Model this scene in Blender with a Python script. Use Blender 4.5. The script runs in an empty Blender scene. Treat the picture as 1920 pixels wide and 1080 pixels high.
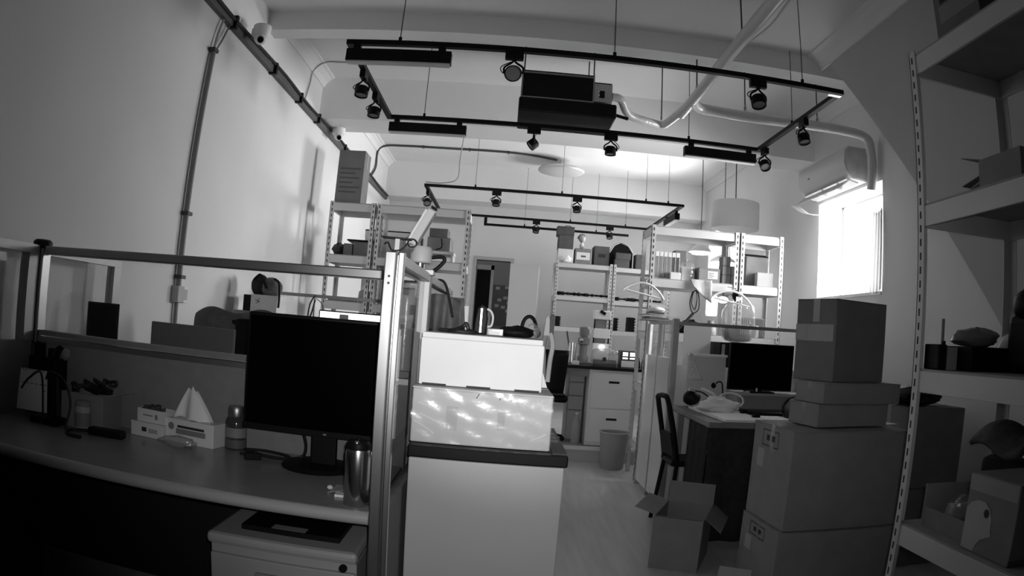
import bpy, math, random
from mathutils import Matrix, Vector
random.seed(7)
SC = bpy.context.scene
COL = SC.collection
PI = math.pi

# ------------------------------------------------------------------ camera
cd = bpy.data.cameras.new('camera')
cam = bpy.data.objects.new('camera', cd)
COL.objects.link(cam)
SC.camera = cam
cd.type = 'PANO'                       # wide surveillance lens with barrel distortion
pc = cd if hasattr(cd, 'panorama_type') else cd.cycles
pc.panorama_type = 'FISHEYE_LENS_POLYNOMIAL'
cd.sensor_fit = 'HORIZONTAL'
cd.sensor_width = 36.0
pc.fisheye_fov = PI
_k = 1.920 / 36.0
pc.fisheye_polynomial_k0 = 0.0
pc.fisheye_polynomial_k1 = -_k / 1.33712
pc.fisheye_polynomial_k2 = 0.0
pc.fisheye_polynomial_k3 = -0.02 * _k ** 3
pc.fisheye_polynomial_k4 = 0.0
cd.clip_start = 0.02
cam.matrix_world = (Matrix.Translation((0, 0, 1.2)) @ Matrix.Rotation(-0.0095084, 4, 'Z') @
                    Matrix.Rotation(0.0546346, 4, 'X') @ Matrix.Rotation(-0.0748281, 4, 'Y') @
                    Matrix.Rotation(PI / 2, 4, 'X'))

# ------------------------------------------------------------------ sky, daylight through the window, exposure
W = bpy.data.worlds.new('sky')
SC.world = W
W.use_nodes = True
W.node_tree.nodes['Background'].inputs[0].default_value = (1, 1, 1, 1)
W.node_tree.nodes['Background'].inputs[1].default_value = 4.0
SC.view_settings.view_transform = 'Standard'
SC.view_settings.look = 'None'
SC.view_settings.gamma = 1.0
SC.view_settings.exposure = 0.0
SC.view_settings.use_curve_mapping = False
SC.cycles.use_denoising = True
SC.cycles.max_bounces = 10
SC.cycles.diffuse_bounces = 6
SC.cycles.transparent_max_bounces = 16


def area(name, loc, rot, sx, sy, power, spread=180):
    l = bpy.data.lights.new(name, 'AREA')
    l.shape = 'RECTANGLE'
    l.size, l.size_y, l.energy = sx, sy, power
    l.spread = math.radians(spread)        # narrowed spread, in place of a deep reveal, keeps daylight off the near walls
    o = bpy.data.objects.new(name, l)
    o.location = loc
    o.rotation_euler = rot
    COL.objects.link(o)
    return o


# daylight standing in the window opening of the right wall, shining into the room (-X)
area('window_daylight', (3.06, 5.365, 2.03), (0, PI / 2, math.radians(-13)), 0.76, 1.12, 26.0, 90)
area('window_skylight', (3.05, 5.365, 2.05), (0, math.radians(62), math.radians(-8)), 0.6, 1.1, 12.0, 135)
area('assumed_far_window_light', (3.06, 9.0, 2.32), (0, math.radians(96), math.radians(25)), 0.70, 1.26, 74.0, 120)  # assumed source: unseen far window added to light back ceiling and left wall


def spotlight(name, half, power):
    l = bpy.data.lights.new(name, 'SPOT')
    l.energy, l.spot_size, l.spot_blend, l.shadow_soft_size = power, math.radians(2 * half), 1.0, 0.012
    o = bpy.data.objects.new(name, l)
    o.matrix_world = cam.matrix_world @ Matrix.Translation((0.03, 0.035, 0.02))
    COL.objects.link(o)


# infrared illuminator ring of the surveillance camera that took the picture
spotlight('infrared_led_narrow', 20, 110.0)
spotlight('infrared_led_wide', 45, 55.0)

# ------------------------------------------------------------------ materials
MATS = {}


def mat(name, g, rough=0.6, metal=0.0, spec=0.4, var=0.0, scale=6.0, bump=0.0, bscale=60.0, emit=0.0, coat=0.0, stretch=None):
    if name in MATS:
        return MATS[name]
    m = bpy.data.materials.new(name)
    m.use_nodes = True
    nt = m.node_tree
    b = nt.nodes['Principled BSDF']
    b.inputs['Base Color'].default_value = (g, g, g, 1)
    b.inputs['Roughness'].default_value = rough
    b.inputs['Metallic'].default_value = metal
    b.inputs['Specular IOR Level'].default_value = spec
    b.inputs['Coat Weight'].default_value = coat
    if emit:
        b.inputs['Emission Color'].default_value = (1, 1, 1, 1)
        b.inputs['Emission Strength'].default_value = emit
    if var or bump:
        tc = nt.nodes.new('ShaderNodeTexCoord')
        src = tc.outputs['Object']
        if stretch:
            mp = nt.nodes.new('ShaderNodeMapping')
            mp.inputs['Scale'].default_value = stretch
            nt.links.new(src, mp.inputs[0])
            src = mp.outputs[0]
    if var:
        n = nt.nodes.new('ShaderNodeTexNoise')
        n.inputs['Scale'].default_value = scale
        n.inputs['Detail'].default_value = 5
        nt.links.new(src, n.inputs['Vector'])
        r = nt.nodes.new('ShaderNodeMapRange')
        r.inputs['From Min'].default_value = 0.3
        r.inputs['From Max'].default_value = 0.7
        r.inputs['To Min'].default_value = max(0, g - var)
        r.inputs['To Max'].default_value = min(1, g + var)
        nt.links.new(n.outputs[0], r.inputs['Value'])
        nt.links.new(r.outputs[0], b.inputs['Base Color'])
    if bump:
        n2 = nt.nodes.new('ShaderNodeTexNoise')
        n2.inputs['Scale'].default_value = bscale
        nt.links.new(src, n2.inputs['Vector'])
        bp = nt.nodes.new('ShaderNodeBump')
        bp.inputs['Strength'].default_value = bump
        bp.inputs['Distance'].default_value = 0.01
        nt.links.new(n2.outputs[0], bp.inputs['Height'])
        nt.links.new(bp.outputs[0], b.inputs['Normal'])
    MATS[name] = m
    return m


def glassy(name, refl=0.1, tint=1.0, rough=0.03, haze=0.0, bump=0.0):
    if name in MATS:
        return MATS[name]
    m = bpy.data.materials.new(name)
    m.use_nodes = True
    nt = m.node_tree
    nt.nodes.remove(nt.nodes['Principled BSDF'])
    out = nt.nodes['Material Output']
    t = nt.nodes.new('ShaderNodeBsdfTransparent')
    t.inputs[0].default_value = (tint, tint, tint, 1)
    g = nt.nodes.new('ShaderNodeBsdfGlossy')
    g.inputs['Roughness'].default_value = rough
    lw = nt.nodes.new('ShaderNodeFresnel')
    lw.inputs[0].default_value = 1.0 + refl * 4.5
    if bump:
        n2 = nt.nodes.new('ShaderNodeTexNoise')
        n2.inputs['Scale'].default_value = 28
        tc = nt.nodes.new('ShaderNodeTexCoord')
        nt.links.new(tc.outputs['Object'], n2.inputs['Vector'])
        bp = nt.nodes.new('ShaderNodeBump')
        bp.inputs['Strength'].default_value = bump
        bp.inputs['Distance'].default_value = 0.02
        nt.links.new(n2.outputs[0], bp.inputs['Height'])
        nt.links.new(bp.outputs[0], g.inputs['Normal'])
    mx = nt.nodes.new('ShaderNodeMixShader')
    ge = nt.nodes.new('ShaderNodeNewGeometry')       # a pane reflects on its outer faces only
    sb = nt.nodes.new('ShaderNodeMath')
    sb.operation = 'SUBTRACT'
    sb.inputs[0].default_value = 1.0
    nt.links.new(ge.outputs['Backfacing'], sb.inputs[1])
    ml = nt.nodes.new('ShaderNodeMath')
    ml.operation = 'MULTIPLY'
    nt.links.new(lw.outputs[0], ml.inputs[0])
    nt.links.new(sb.outputs[0], ml.inputs[1])
    nt.links.new(ml.outputs[0], mx.inputs[0])
    nt.links.new(t.outputs[0], mx.inputs[1])
    nt.links.new(g.outputs[0], mx.inputs[2])
    last = mx.outputs[0]
    if haze:
        d = nt.nodes.new('ShaderNodeBsdfDiffuse')
        d.inputs[0].default_value = (0.8, 0.8, 0.8, 1)
        m2 = nt.nodes.new('ShaderNodeMixShader')
        m2.inputs[0].default_value = haze
        nt.links.new(last, m2.inputs[1])
        nt.links.new(d.outputs[0], m2.inputs[2])
        last = m2.outputs[0]
    nt.links.new(last, out.inputs[0])
    MATS[name] = m
    return m


WALL = mat('wall_paint', 0.72, 0.75, spec=0.25, var=0.025, scale=1.6, bump=0.05, bscale=120)
CEIL = mat('ceiling_paint', 0.78, 0.8, spec=0.2, var=0.02, scale=1.2)
STAIRW = mat('stair_wall_shaded', 0.5, 0.8, spec=0.2, var=0.02, scale=1.5)  # wall paint darkened to carry the shade on this panel
FLOOR = mat('floor_laminate', 0.5, 0.35, spec=0.4, var=0.05, scale=3, stretch=(8, 0.6, 1))
STEPF = mat('platform_floor', 0.45, 0.4, var=0.04, scale=3)
BLACK = mat('black_plastic', 0.006, 0.5, spec=0.15)
BLACKM = mat('black_metal', 0.005, 0.55, spec=0.15)
DARK = mat('dark_grey', 0.05, 0.6)
GREY3 = mat('grey_mid', 0.22, 0.6, var=0.02)
GREY4 = mat('grey_light', 0.4, 0.55, var=0.02)
GREYR = mat('right_partition_board', 0.7, 0.22, spec=0.7, var=0.015, scale=30)
CABP = mat('pedestal_steel', 0.33, 0.4, var=0.01)
GREYP = mat('partition_board', 0.22, 0.7, var=0.015, scale=30)
WHITE = mat('white_plastic', 0.75, 0.4)
WHITEP = mat('white_paper', 0.8, 0.85, spec=0.1)
RACK = mat('rack_paint', 0.62, 0.35, spec=0.5, var=0.02, scale=4)
RACKB = mat('rack_board', 0.34, 0.7, var=0.03, scale=12)
SLOT = mat('slot_shadow', 0.04, 0.8)
ALU = mat('aluminium', 0.62, 0.28, metal=1.0)
SIDEAL = mat('grey_anodised', 0.3, 0.5, metal=0.6)
ALUD = mat('aluminium_dull', 0.4, 0.4, metal=1.0)
STEEL = mat('brushed_steel', 0.55, 0.22, metal=1.0, var=0.04, scale=40, stretch=(1, 1, 0.05))
CARD = mat('cardboard', 0.26, 0.8, spec=0.15, var=0.02, scale=9)
CARDD = mat('cardboard_dark', 0.18, 0.8, spec=0.15, var=0.015, scale=9)
CARDL = mat('cardboard_light', 0.38, 0.8, spec=0.15, var=0.02, scale=9)
CARDK = mat('cardboard_deep', 0.1, 0.8, spec=0.15, var=0.012, scale=9)
TAPE = mat('packing_tape', 0.3, 0.25, spec=0.6)
WCARD2 = mat('wrapped_carton_board', 0.5, 0.6, var=0.02, scale=10)
WCARD = mat('white_carton', 0.72, 0.6, var=0.02, scale=10)
PRINT = mat('dark_print', 0.03, 0.7)
PRINTG = mat('grey_print', 0.09, 0.7)
DESK = mat('desk_laminate', 0.25, 0.25, spec=0.5, var=0.015, scale=14)
DESKP = mat('desk_dark_panel', 0.02, 0.7, spec=0.1)
DESKE = mat('desk_edge', 0.36, 0.35)
CABW = mat('cabinet_steel', 0.72, 0.4, var=0.015, scale=5)
FRIDGE = mat('fridge_enamel', 0.5, 0.3, spec=0.5, var=0.012, scale=7)
CABLE = mat('cable_rubber', 0.015, 0.5)
CLOTHD = mat('dark_cloth', 0.035, 0.9, spec=0.1, var=0.006, scale=30, bump=0.15, bscale=40)
CLOTHG = mat('grey_cloth', 0.13, 0.9, spec=0.1, var=0.03, scale=20, bump=0.3, bscale=50)
TOTE = mat('tote_cloth', 0.17, 0.9, spec=0.1, var=0.05, scale=14, bump=0.2, bscale=40)
CLOTHL = mat('light_cloth', 0.42, 0.9, spec=0.1, var=0.05, scale=20, bump=0.3, bscale=50)
FOIL = mat('white_insulation_wrap', 0.62, 0.3, spec=0.6, bump=0.35, bscale=45)
PIPEG = mat('grey_conduit', 0.2, 0.5)
SCREEN = mat('black_screen', 0.002, 0.15, spec=0.06)
LIT = mat('lit_screen', 0.8, 0.3, emit=1.6)
LAMP = mat('lamp_glow', 0.9, 0.5, emit=6.0)
LAMP2 = mat('lamp_glow_soft', 0.9, 0.5, emit=2.2)
DIFF = mat('diffuser', 0.55, 0.4)
GLASS = glassy('clear_glass', 0.1)
FILM = glassy('clear_wrap', 0.13, 0.97, 0.22, haze=0.05, bump=0.07)
WRINK = mat('film_fold_glint', 0.75, 0.18, spec=0.9)  # white base paints the clear film's glints onto its folds
PBAG = glassy('plastic_bag', 0.14, 0.85, 0.15, haze=0.14, bump=0.8)
PCASE = glassy('plastic_case', 0.12, 0.9, 0.08, haze=0.2)

# ------------------------------------------------------------------ mesh helpers
BASE = {}


class MB:
    def __init__(self):
        self.v, self.f = [], []

    def add(self, vs, fs, M=None):
        n = len(self.v)
        for p in vs:
            q = Vector(p)
            if M is not None:
                q = M @ q
            self.v.append(q)
        self.f += [tuple(i + n for i in f) for f in fs]
        return self

    def box(self, x0, x1, y0, y1, z0, z1, M=None):
        return self.add([(x0, y0, z0), (x1, y0, z0), (x1, y1, z0), (x0, y1, z0), (x0, y0, z1), (x1, y0, z1), (x1, y1, z1), (x0, y1, z1)],
                        [(0, 3, 2, 1), (4, 5, 6, 7), (0, 1, 5, 4), (1, 2, 6, 5), (2, 3, 7, 6), (3, 0, 4, 7)], M)

    def cbox(self, c, s, rz=0.0, rx=0.0, ry=0.0):
        M = Matrix.Translation(c) @ Matrix.Rotation(rz, 4, 'Z') @ Matrix.Rotation(rx, 4, 'X') @ Matrix.Rotation(ry, 4, 'Y')
        a, b, d = s[0] / 2, s[1] / 2, s[2] / 2
        return self.box(-a, a, -b, b, -d, d, M)

    def cyl(self, p0, p1, r0, r1=None, n=14, caps=True):
        r1 = r0 if r1 is None else r1
        p0, p1 = Vector(p0), Vector(p1)
        d = (p1 - p0)
        q = d.to_track_quat('Z', 'Y')
        vs, fs = [], []
        for k in range(n):
            a = 2 * PI * k / n
            e = q @ Vector((math.cos(a), math.sin(a), 0))
            vs += [p0 + e * r0, p1 + e * r1]
        for k in range(n):
            j = (k + 1) % n
            fs.append((2 * k, 2 * j, 2 * j + 1, 2 * k + 1))
        if caps:
            fs.append(tuple(2 * k for k in reversed(range(n))))
            fs.append(tuple(2 * k + 1 for k in range(n)))
        return self.add(vs, fs)

    def tube(self, pts, r, n=8, closed=False, rs=None):
        pts = [Vector(p) for p in pts]
        m = len(pts)
        vs, fs = [], []
        up = None
        for i, p in enumerate(pts):
            a = pts[(i - 1) % m] if (closed or i > 0) else p
            b = pts[(i + 1) % m] if (closed or i < m - 1) else p
            t = (b - a).normalized()
            if up is None:
                up = t.orthogonal().normalized()
            up = (up - t * up.dot(t))
            up = up.normalized() if up.length > 1e-6 else t.orthogonal().normalized()
            s = t.cross(up)
            rr = rs[i] if rs else r
            for k in range(n):
                a_ = 2 * PI * k / n
                vs.append(p + up * (math.cos(a_) * rr) + s * (math.sin(a_) * rr))
        for i in range(m if closed else m - 1):
            i2 = (i + 1) % m
            for k in range(n):
                k2 = (k + 1) % n
                fs.append((i * n + k, i * n + k2, i2 * n + k2, i2 * n + k))
        if not closed:
            fs.append(tuple(reversed(range(n))))
            fs.append(tuple((m - 1) * n + k for k in range(n)))
        return self.add(vs, fs)

    def lathe(self, prof, c, n=24, M=None):
        vs, fs = [], []
        for (r, z) in prof:
            for k in range(n):
                a = 2 * PI * k / n
                vs.append((c[0] + r * math.cos(a), c[1] + r * math.sin(a), c[2] + z))
        for i in range(len(prof) - 1):
            for k in range(n):
                k2 = (k + 1) % n
                fs.append((i * n + k, i * n + k2, (i + 1) * n + k2, (i + 1) * n + k))
        fs.append(tuple(reversed(range(n))))
        fs.append(tuple((len(prof) - 1) * n + k for k in range(n)))
        return self.add(vs, fs, M)

    def prism(self, poly, axis, a, b, M=None):
        n = len(poly)

        def pt(p, t):
            if axis == 'x':
                return (t, p[0], p[1])
            if axis == 'y':
                return (p[0], t, p[1])
            return (p[0], p[1], t)
        vs = [pt(p, a) for p in poly] + [pt(p, b) for p in poly]
        fs = [tuple(range(n)), tuple(reversed(range(n, 2 * n)))]
        for i in range(n):
            j = (i + 1) % n
            fs.append((i, i + n, j + n, j))
        return self.add(vs, fs, M)

    def grid(self, fn, nu, nv, thick=None):
        vs = [fn(i / nu, j / nv) for i in range(nu + 1) for j in range(nv + 1)]
        fs = [(i * (nv + 1) + j, (i + 1) * (nv + 1) + j, (i + 1) * (nv + 1) + j + 1, i * (nv + 1) + j + 1) for i in range(nu) for j in range(nv)]
        return self.add(vs, fs)

    def blob(self, c, r, n=14, m=9, noise=0.0, seed=0, flat=None, sq=1.0):
        rnd = random.Random(seed)
        ph = [rnd.uniform(0, 6.28) for _ in range(6)]
        vs, fs = [], []
        for i in range(m + 1):
            th = PI * i / m
            for k in range(n):
                a = 2 * PI * k / n
                q = 1 + noise * (math.sin(3 * a + ph[0] + 2 * th) * 0.5 + math.sin(5 * a + ph[1] - 3 * th) * 0.3 + math.sin(7 * th + ph[2] + 2 * a) * 0.35)
                def pw(t):
                    return math.copysign(abs(t) ** sq, t)
                z = c[2] + r[2] * pw(math.cos(th)) * q
                if flat is not None:
                    z = max(z, flat)
                vs.append((c[0] + r[0] * pw(math.sin(th)) * pw(math.cos(a)) * q, c[1] + r[1] * pw(math.sin(th)) * pw(math.sin(a)) * q, z))
        for i in range(m):
            for k in range(n):
                k2 = (k + 1) % n
                fs.append((i * n + k, (i + 1) * n + k, (i + 1) * n + k2, i * n + k2))
        return self.add(vs, fs)


def _link(name, mb, m, origin, smooth, bevel, solid=0.0, subsurf=0):
    me = bpy.data.meshes.new(name)
    me.from_pydata([tuple(p - origin) for p in mb.v], [], mb.f)
    me.validate()
    me.update()
    me.materials.append(m)
    if smooth:
        for p in me.polygons:
            p.use_smooth = True
        try:
            me.set_sharp_from_angle(angle=math.radians(42))
        except Exception:
            pass
    o = bpy.data.objects.new(name, me)
    COL.objects.link(o)
    if solid:
        s = o.modifiers.new('thickness', 'SOLIDIFY')
        s.thickness = solid
        s.offset = 0
    if bevel:
        b = o.modifiers.new('bevel', 'BEVEL')
        b.width = bevel
        b.segments = 2
        b.limit_method = 'ANGLE'
    if subsurf:
        s = o.modifiers.new('sub', 'SUBSURF')
        s.levels = s.render_levels = subsurf
    return o


def tag(o, label, cat, group=None):
    o['label'] = label
    o['category'] = cat
    if group:
        o['group'] = group
    return o


def thing(name, label, cat, loc, group=None, rz=0.0):
    """an Empty at the base of a thing; parts are meshed in world coordinates (rz 0) or local ones"""
    e = bpy.data.objects.new(name, None)
    e.empty_display_size = 0.05
    e.location = loc
    e.rotation_euler = (0, 0, rz)
    COL.objects.link(e)
    BASE[e.name] = Vector(loc) if rz == 0.0 else Vector((0, 0, 0))
    return tag(e, label, cat, group)


def part(name, mb, m, parent, smooth=False, bevel=0.0, label=None, solid=0.0, subsurf=0, stuff=False):
    org = BASE[parent.name]
    o = _link(name, mb, m, org, smooth, bevel, solid, subsurf)
    o.parent = parent
    BASE[o.name] = org
    if label:
        o['label'] = label
    if stuff:
        o['kind'] = 'stuff'
    return o


def single(name, mb, m, label, cat, group=None, smooth=False, bevel=0.0, solid=0.0, subsurf=0):
    xs = [p.x for p in mb.v]
    ys = [p.y for p in mb.v]
    zs = [p.z for p in mb.v]
    org = Vector(((min(xs) + max(xs)) / 2, (min(ys) + max(ys)) / 2, min(zs)))
    o = _link(name, mb, m, org, smooth, bevel, solid, subsurf)
    o.location = org
    BASE[o.name] = org
    return tag(o, label, cat, group)


def struct(name, mb, m, smooth=False, bevel=0.0, parent=None):
    org = Vector((0, 0, 0))
    o = _link(name, mb, m, org, smooth, bevel)
    BASE[o.name] = org
    if parent:
        o.parent = parent
    else:
        o['kind'] = 'structure'
    return o


def bez(pts, n=10):
    """smooth polyline through points (Catmull-Rom)"""
    P = [Vector(p) for p in pts]
    out = []
    for i in range(len(P) - 1):
        a, b, c, d = P[max(i - 1, 0)], P[i], P[i + 1], P[min(i + 2, len(P) - 1)]
        for k in range(n):
            t = k / n
            out.append(0.5 * ((2 * b) + (c - a) * t + (2 * a - 5 * b + 4 * c - d) * t * t + (3 * b - a - 3 * c + d) * t ** 3))
    out.append(P[-1])
    return out


# ================================================================== THE ROOM
LX, RX, SX = -1.80, 2.81, 2.14        # left wall, right wall, near wall with the sloped lower edge
Y0, Y1 = -1.6, 10.3                   # wall behind the camera, back wall
struct('floor', MB().box(LX - .1, RX + .1, Y0, 12.2, -0.1, 0), FLOOR)
struct('wall_left', MB().box(LX - .12, LX, Y0, Y1, 0, 3.5), WALL)
# right wall with its window opening
wy0, wy1, wz0, wz1 = 4.74, 5.95, 1.64, 2.50
vy0, vy1, vz0, vz1 = 8.36, 9.64, 1.95, 2.70     # assumed second window, further back, added to light the back ceiling
TH = .30
wr = MB()
for (a, b, c, d) in ((Y0, wy0, 0, 3.5), (wy1, vy0, 0, 3.5), (vy1, Y1, 0, 3.5), (wy0, wy1, 0, wz0), (wy0, wy1, wz1, 3.5), (vy0, vy1, 0, vz0), (vy0, vy1, vz1, 3.5)):
    wr.box(RX, RX + TH, a, b, c, d)
struct('wall_right', wr, WALL)
struct('wall_front', MB().box(LX - .12, RX + TH, Y0 - .12, Y0, 0, 3.5), mat('front_wall_paint', 0.06, 0.8))
# near right wall: sloped lower edge, open space beneath it
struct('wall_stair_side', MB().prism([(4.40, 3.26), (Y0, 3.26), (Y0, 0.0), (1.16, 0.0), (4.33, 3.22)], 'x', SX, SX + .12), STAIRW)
# back wall with the doorway
dx0, dx1, dz = -0.44, 0.05, 2.14
struct('wall_back', MB().box(LX - .12, dx0, Y1, Y1 + .12, 0, 3.5).box(dx1, RX + TH, Y1, Y1 + .12, 0, 3.5).box(dx0, dx1, Y1, Y1 + .12, dz, 3.5), WALL)
struct('ceiling', MB().box(LX - .12, RX + TH, Y0, 4.43, 3.26, 3.5).box(LX - .12, RX + TH, 4.43, 6.05, 3.33, 3.5)
       .box(LX - .12, RX + TH, 6.05, 9.87, 3.43, 3.5).box(LX - .12, RX + TH, 9.87, 12.3, 3.43, 3.5), CEIL)
for bx in ((4.43, 4.60, 3.12, 3.33), (6.05, 6.50, 2.93, 3.43), (9.87, 10.3, 2.92, 3.43)):
    struct('ceiling_beam', MB().box(LX, RX, bx[0], bx[1], bx[2], bx[3]), CEIL)
# crown mouldings (stepped cove profiles)


def cove(x, sgn, y0, y1, zt, w=0.10):
    p = [(x, zt), (x + sgn * w, zt), (x + sgn * w, zt - .012), (x + sgn * w * .75, zt - .02), (x + sgn * w * .35, zt - .055), (x + sgn * .02, zt - .085), (x + sgn * .012, zt - .10), (x, zt - .10)]
    return MB().prism(p, 'y', y0, y1)


struct('trim_1', cove(LX, 1, 4.60, 6.05, 3.33), CEIL)
struct('trim_2', cove(LX, 1, 6.50, 9.87, 3.43), CEIL)
struct('trim_3', cove(SX, -1, Y0, 4.43, 3.26, .12), CEIL)
struct('trim_4', cove(RX, -1, 4.60, 6.05, 3.33), CEIL)
struct('trim_5', cove(RX, -1, 6.50, 9.87, 3.43), CEIL)
struct('baseboard_left', MB().box(LX, LX + .012, Y0, 6.47, 0, .08), WHITE)
# raised platform at the back
pf = struct('floor_platform', MB().box(LX, RX, 6.48, Y1, 0, .135), STEPF)
struct('trim_6', MB().box(LX, RX, 6.465, 6.53, .115, .142), WHITE)
# window frames with panes; the second window is assumed
for (n_, a, b, c, d) in (('window_1', wy0, wy1, wz0, wz1), ('window_2_assumed', vy0, vy1, vz0, vz1)):
    m = (a + b) / 2
    wn = struct(n_, MB().box(RX + .26, RX + .29, a, a + .016, c, d).box(RX + .26, RX + .29, b - .016, b, c, d)
                .box(RX + .26, RX + .29, a, b, c, c + .016).box(RX + .26, RX + .29, a, b, d - .016, d), WHITE)
    struct('window_sill', MB().box(RX - .01, RX + .26, a, b, c - .02, c + .004), WHITE, parent=wn)
    struct('pane', MB().box(RX + .273, RX + .277, a + .016, b - .016, c + .016, d - .016), GLASS, parent=wn)
# curtain bunched at the near side of the window, its hem lifted over a cord
cu = MB()
cu.grid(lambda s, t: (RX - .02 - .012 * math.sin(s * 26), wy0 - .03 + s * (.16 + .05 * t), wz0 + .02 + (1 - t) * 0.62 - .03 * math.sin(s * 3)), 30, 10)
single('curtain', cu, glassy('curtain_voile', 0.0, 0.8, 0.5, haze=0.45), 'short pale curtain bunched at the side of the bright window', 'curtain', smooth=True, solid=.003)

# doorway: frame, leaf, room behind
dr = struct('door_1', MB().box(dx0 - .05, dx0, Y1 - .02, Y1 + .14, .135, dz + .05).box(dx1, dx1 + .05, Y1 - .02, Y1 + .14, .135, dz + .05).box(dx0, dx1, Y1 - .02, Y1 + .14, dz, dz + .05), mat('door_frame_paint', 0.45, 0.5))
lf = struct('door_leaf', MB().cbox((dx1 + .21, Y1 - .16, .145 + .98), (.46, .035, 1.97), rz=math.radians(-30)), mat('door_leaf_paint', 0.78, 0.5), parent=dr)
struct('door_handle', MB().cyl((dx1 + .36, Y1 - .28, 1.15), (dx1 + .33, Y1 - .33, 1.15), .01).cyl((dx1 + .33, Y1 - .33, 1.15), (dx1 + .25, Y1 - .29, 1.15), .009), ALU, parent=lf)
struct('wall_corridor', MB().box(-1.4, 1.2, 12.2, 12.3, 0, 3.3).box(-1.45, -1.4, Y1 + .12, 12.2, 0, 3.3).box(1.2, 1.25, Y1 + .12, 12.2, 0, 3.3), mat('corridor_wall', 0.5, 0.8))
d2 = struct('door_2', MB().box(-.50, -.455, 10.9, 11.0, .0, 2.12).box(-.235, -.19, 10.9, 11.0, .0, 2.12).box(-.5, -.19, 10.9, 11.0, 2.05, 2.12), WHITE)
struct('door_panel', MB().box(-.455, -.235, 11.02, 11.06, 0, 2.05), BLACK, parent=d2)


# ================================================================== FIXTURES ON WALLS AND CEILING
# cable trunk along the left wall
t = thing('cable_tray', 'dark cable trunking running along the upper left wall towards the back', 'cable tray', (LX + .03, 4.0, 2.86))
part('channel', MB().box(LX + .002, LX + .037, 2.4, 9.86, 2.855, 2.905), mat('tray_grey', 0.09, 0.5), t)
part('cable', MB().tube(bez([(LX + .045, 2.4 + i * .62, 2.91 + .012 * math.sin(i * 2.1)) for i in range(13)], 4), .012, 6), CABLE, t, smooth=True)
part('cable', MB().tube(bez([(LX + .03, 2.4 + i * .62, 2.925 + .014 * math.sin(i * 1.7 + 1)) for i in range(13)], 4), .009, 6), mat('cable_light', .35, .5), t, smooth=True)
for y in (3.2, 3.75, 4.6, 5.3, 5.9, 7.0, 8.2):
    part('clip', MB().box(LX + .002, LX + .06, y, y + .03, 2.845, 2.93), BLACK, t)
# vertical conduit with the switch box
t = thing('wall_conduit', 'grey vertical conduit pipe dropping down the left wall to a switch box', 'conduit', (LX, 3.57, 0.62))
part('pipe', MB().tube([(LX + .022, 3.585, 2.62), (LX + .022, 3.57, 1.27)], .017, 10), PIPEG, t, smooth=True)
part('pipe', MB().tube([(LX + .018, 3.57, 1.18), (LX + .018, 3.565, .62)], .013, 8), GREY3, t, smooth=True)
part('wire', MB().tube(bez([(LX + .02, 3.585, 2.62), (LX + .02, 3.60, 2.74), (LX + .02, 3.64, 2.86)], 5), .008, 6), mat('cable_light', .35, .5), t, smooth=True)
part('wire', MB().tube(bez([(LX + .02, 3.59, 2.60), (LX + .02, 3.68, 2.74), (LX + .02, 3.74, 2.86)], 5), .006, 6), PIPEG, t, smooth=True)
for z in (2.62, 1.66, 1.31):
    part('clamp', MB().box(LX, LX + .045, 3.55, 3.61, z, z + .02), DARK, t)
t = thing('light_switch', 'small pale double switch box on the left wall below the conduit', 'switch', (LX, 3.60, 1.18))
part('back_box', MB().box(LX, LX + .045, 3.53, 3.61, 1.18, 1.27), GREY4, t, bevel=.004)
sw = part('plate', MB().box(LX, LX + .02, 3.62, 3.71, 1.18, 1.27), WHITE, t, bevel=.004)
part('rocker', MB().box(LX + .02, LX + .026, 3.64, 3.69, 1.195, 1.255), GREY4, sw)


def dome(y, z, label):
    t = thing('dome_camera', label, 'camera', (LX, y, z - .07), 'dome cameras on the left wall')
    part('bracket', MB().box(LX + .062, LX + .08, y - .03, y + .03, z + .0, z + .05), WHITE, t, bevel=.006)
    b = part('housing', MB().lathe([(.055, .075), (.06, .07), (.06, .01), (.052, 0), (.04, -.03), (.03, -.045)], (LX + .125, y, z), 20), WHITE, t, smooth=True)
    part('eyeball', MB().blob((LX + .13, y - .012, z - .02), (.042, .042, .042)), WHITE, t, smooth=True)
    part('lens', MB().cyl((LX + .14, y - .035, z - .035), (LX + .15, y - .06, z - .05), .024, .02), SCREEN, t, smooth=True)


dome(4.03, 2.90, 'white dome camera on the cable trunk at the first ceiling beam')
dome(6.38, 2.87, 'white dome camera on the cable trunk above the tall carton')
# thin conduits
t = thing('ceiling_conduit', 'thin dark conduit climbing the wall and crossing the ceiling to the round lamp', 'conduit', (LX, 8.56, 2.9))
part('pipe', MB().tube(bez([(LX + .02, 8.56, 2.9), (LX + .02, 8.86, 3.1), (LX + .02, 8.9, 3.33), (LX + .12, 8.92, 3.41), (LX + .4, 8.9, 3.415), (-.9, 8.9, 3.415), (0, 8.9, 3.415), (.55, 9.1, 3.415)], 8), .014, 8), mat('conduit_dark', .06, .5), t, smooth=True)
for x in (-1.2, -.6, -.1):
    part('clamp', MB().box(x, x + .02, 8.87, 8.93, 3.40, 3.43), DARK, t)
t = thing('ceiling_wire', 'thin pale wire looping from the left wall onto the ceiling by the first track frame', 'wire', (LX, 5.5, 2.93))
part('wire', MB().tube(bez([(LX + .012, 5.52, 2.93), (LX + .012, 5.6, 3.12), (LX + .02, 5.62, 3.24), (LX + .12, 5.62, 3.318), (LX + .3, 5.62, 3.32), (-.9, 5.6, 3.32)], 6), .006, 6), mat('wire_grey', .3, .5), t, smooth=True)
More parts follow.
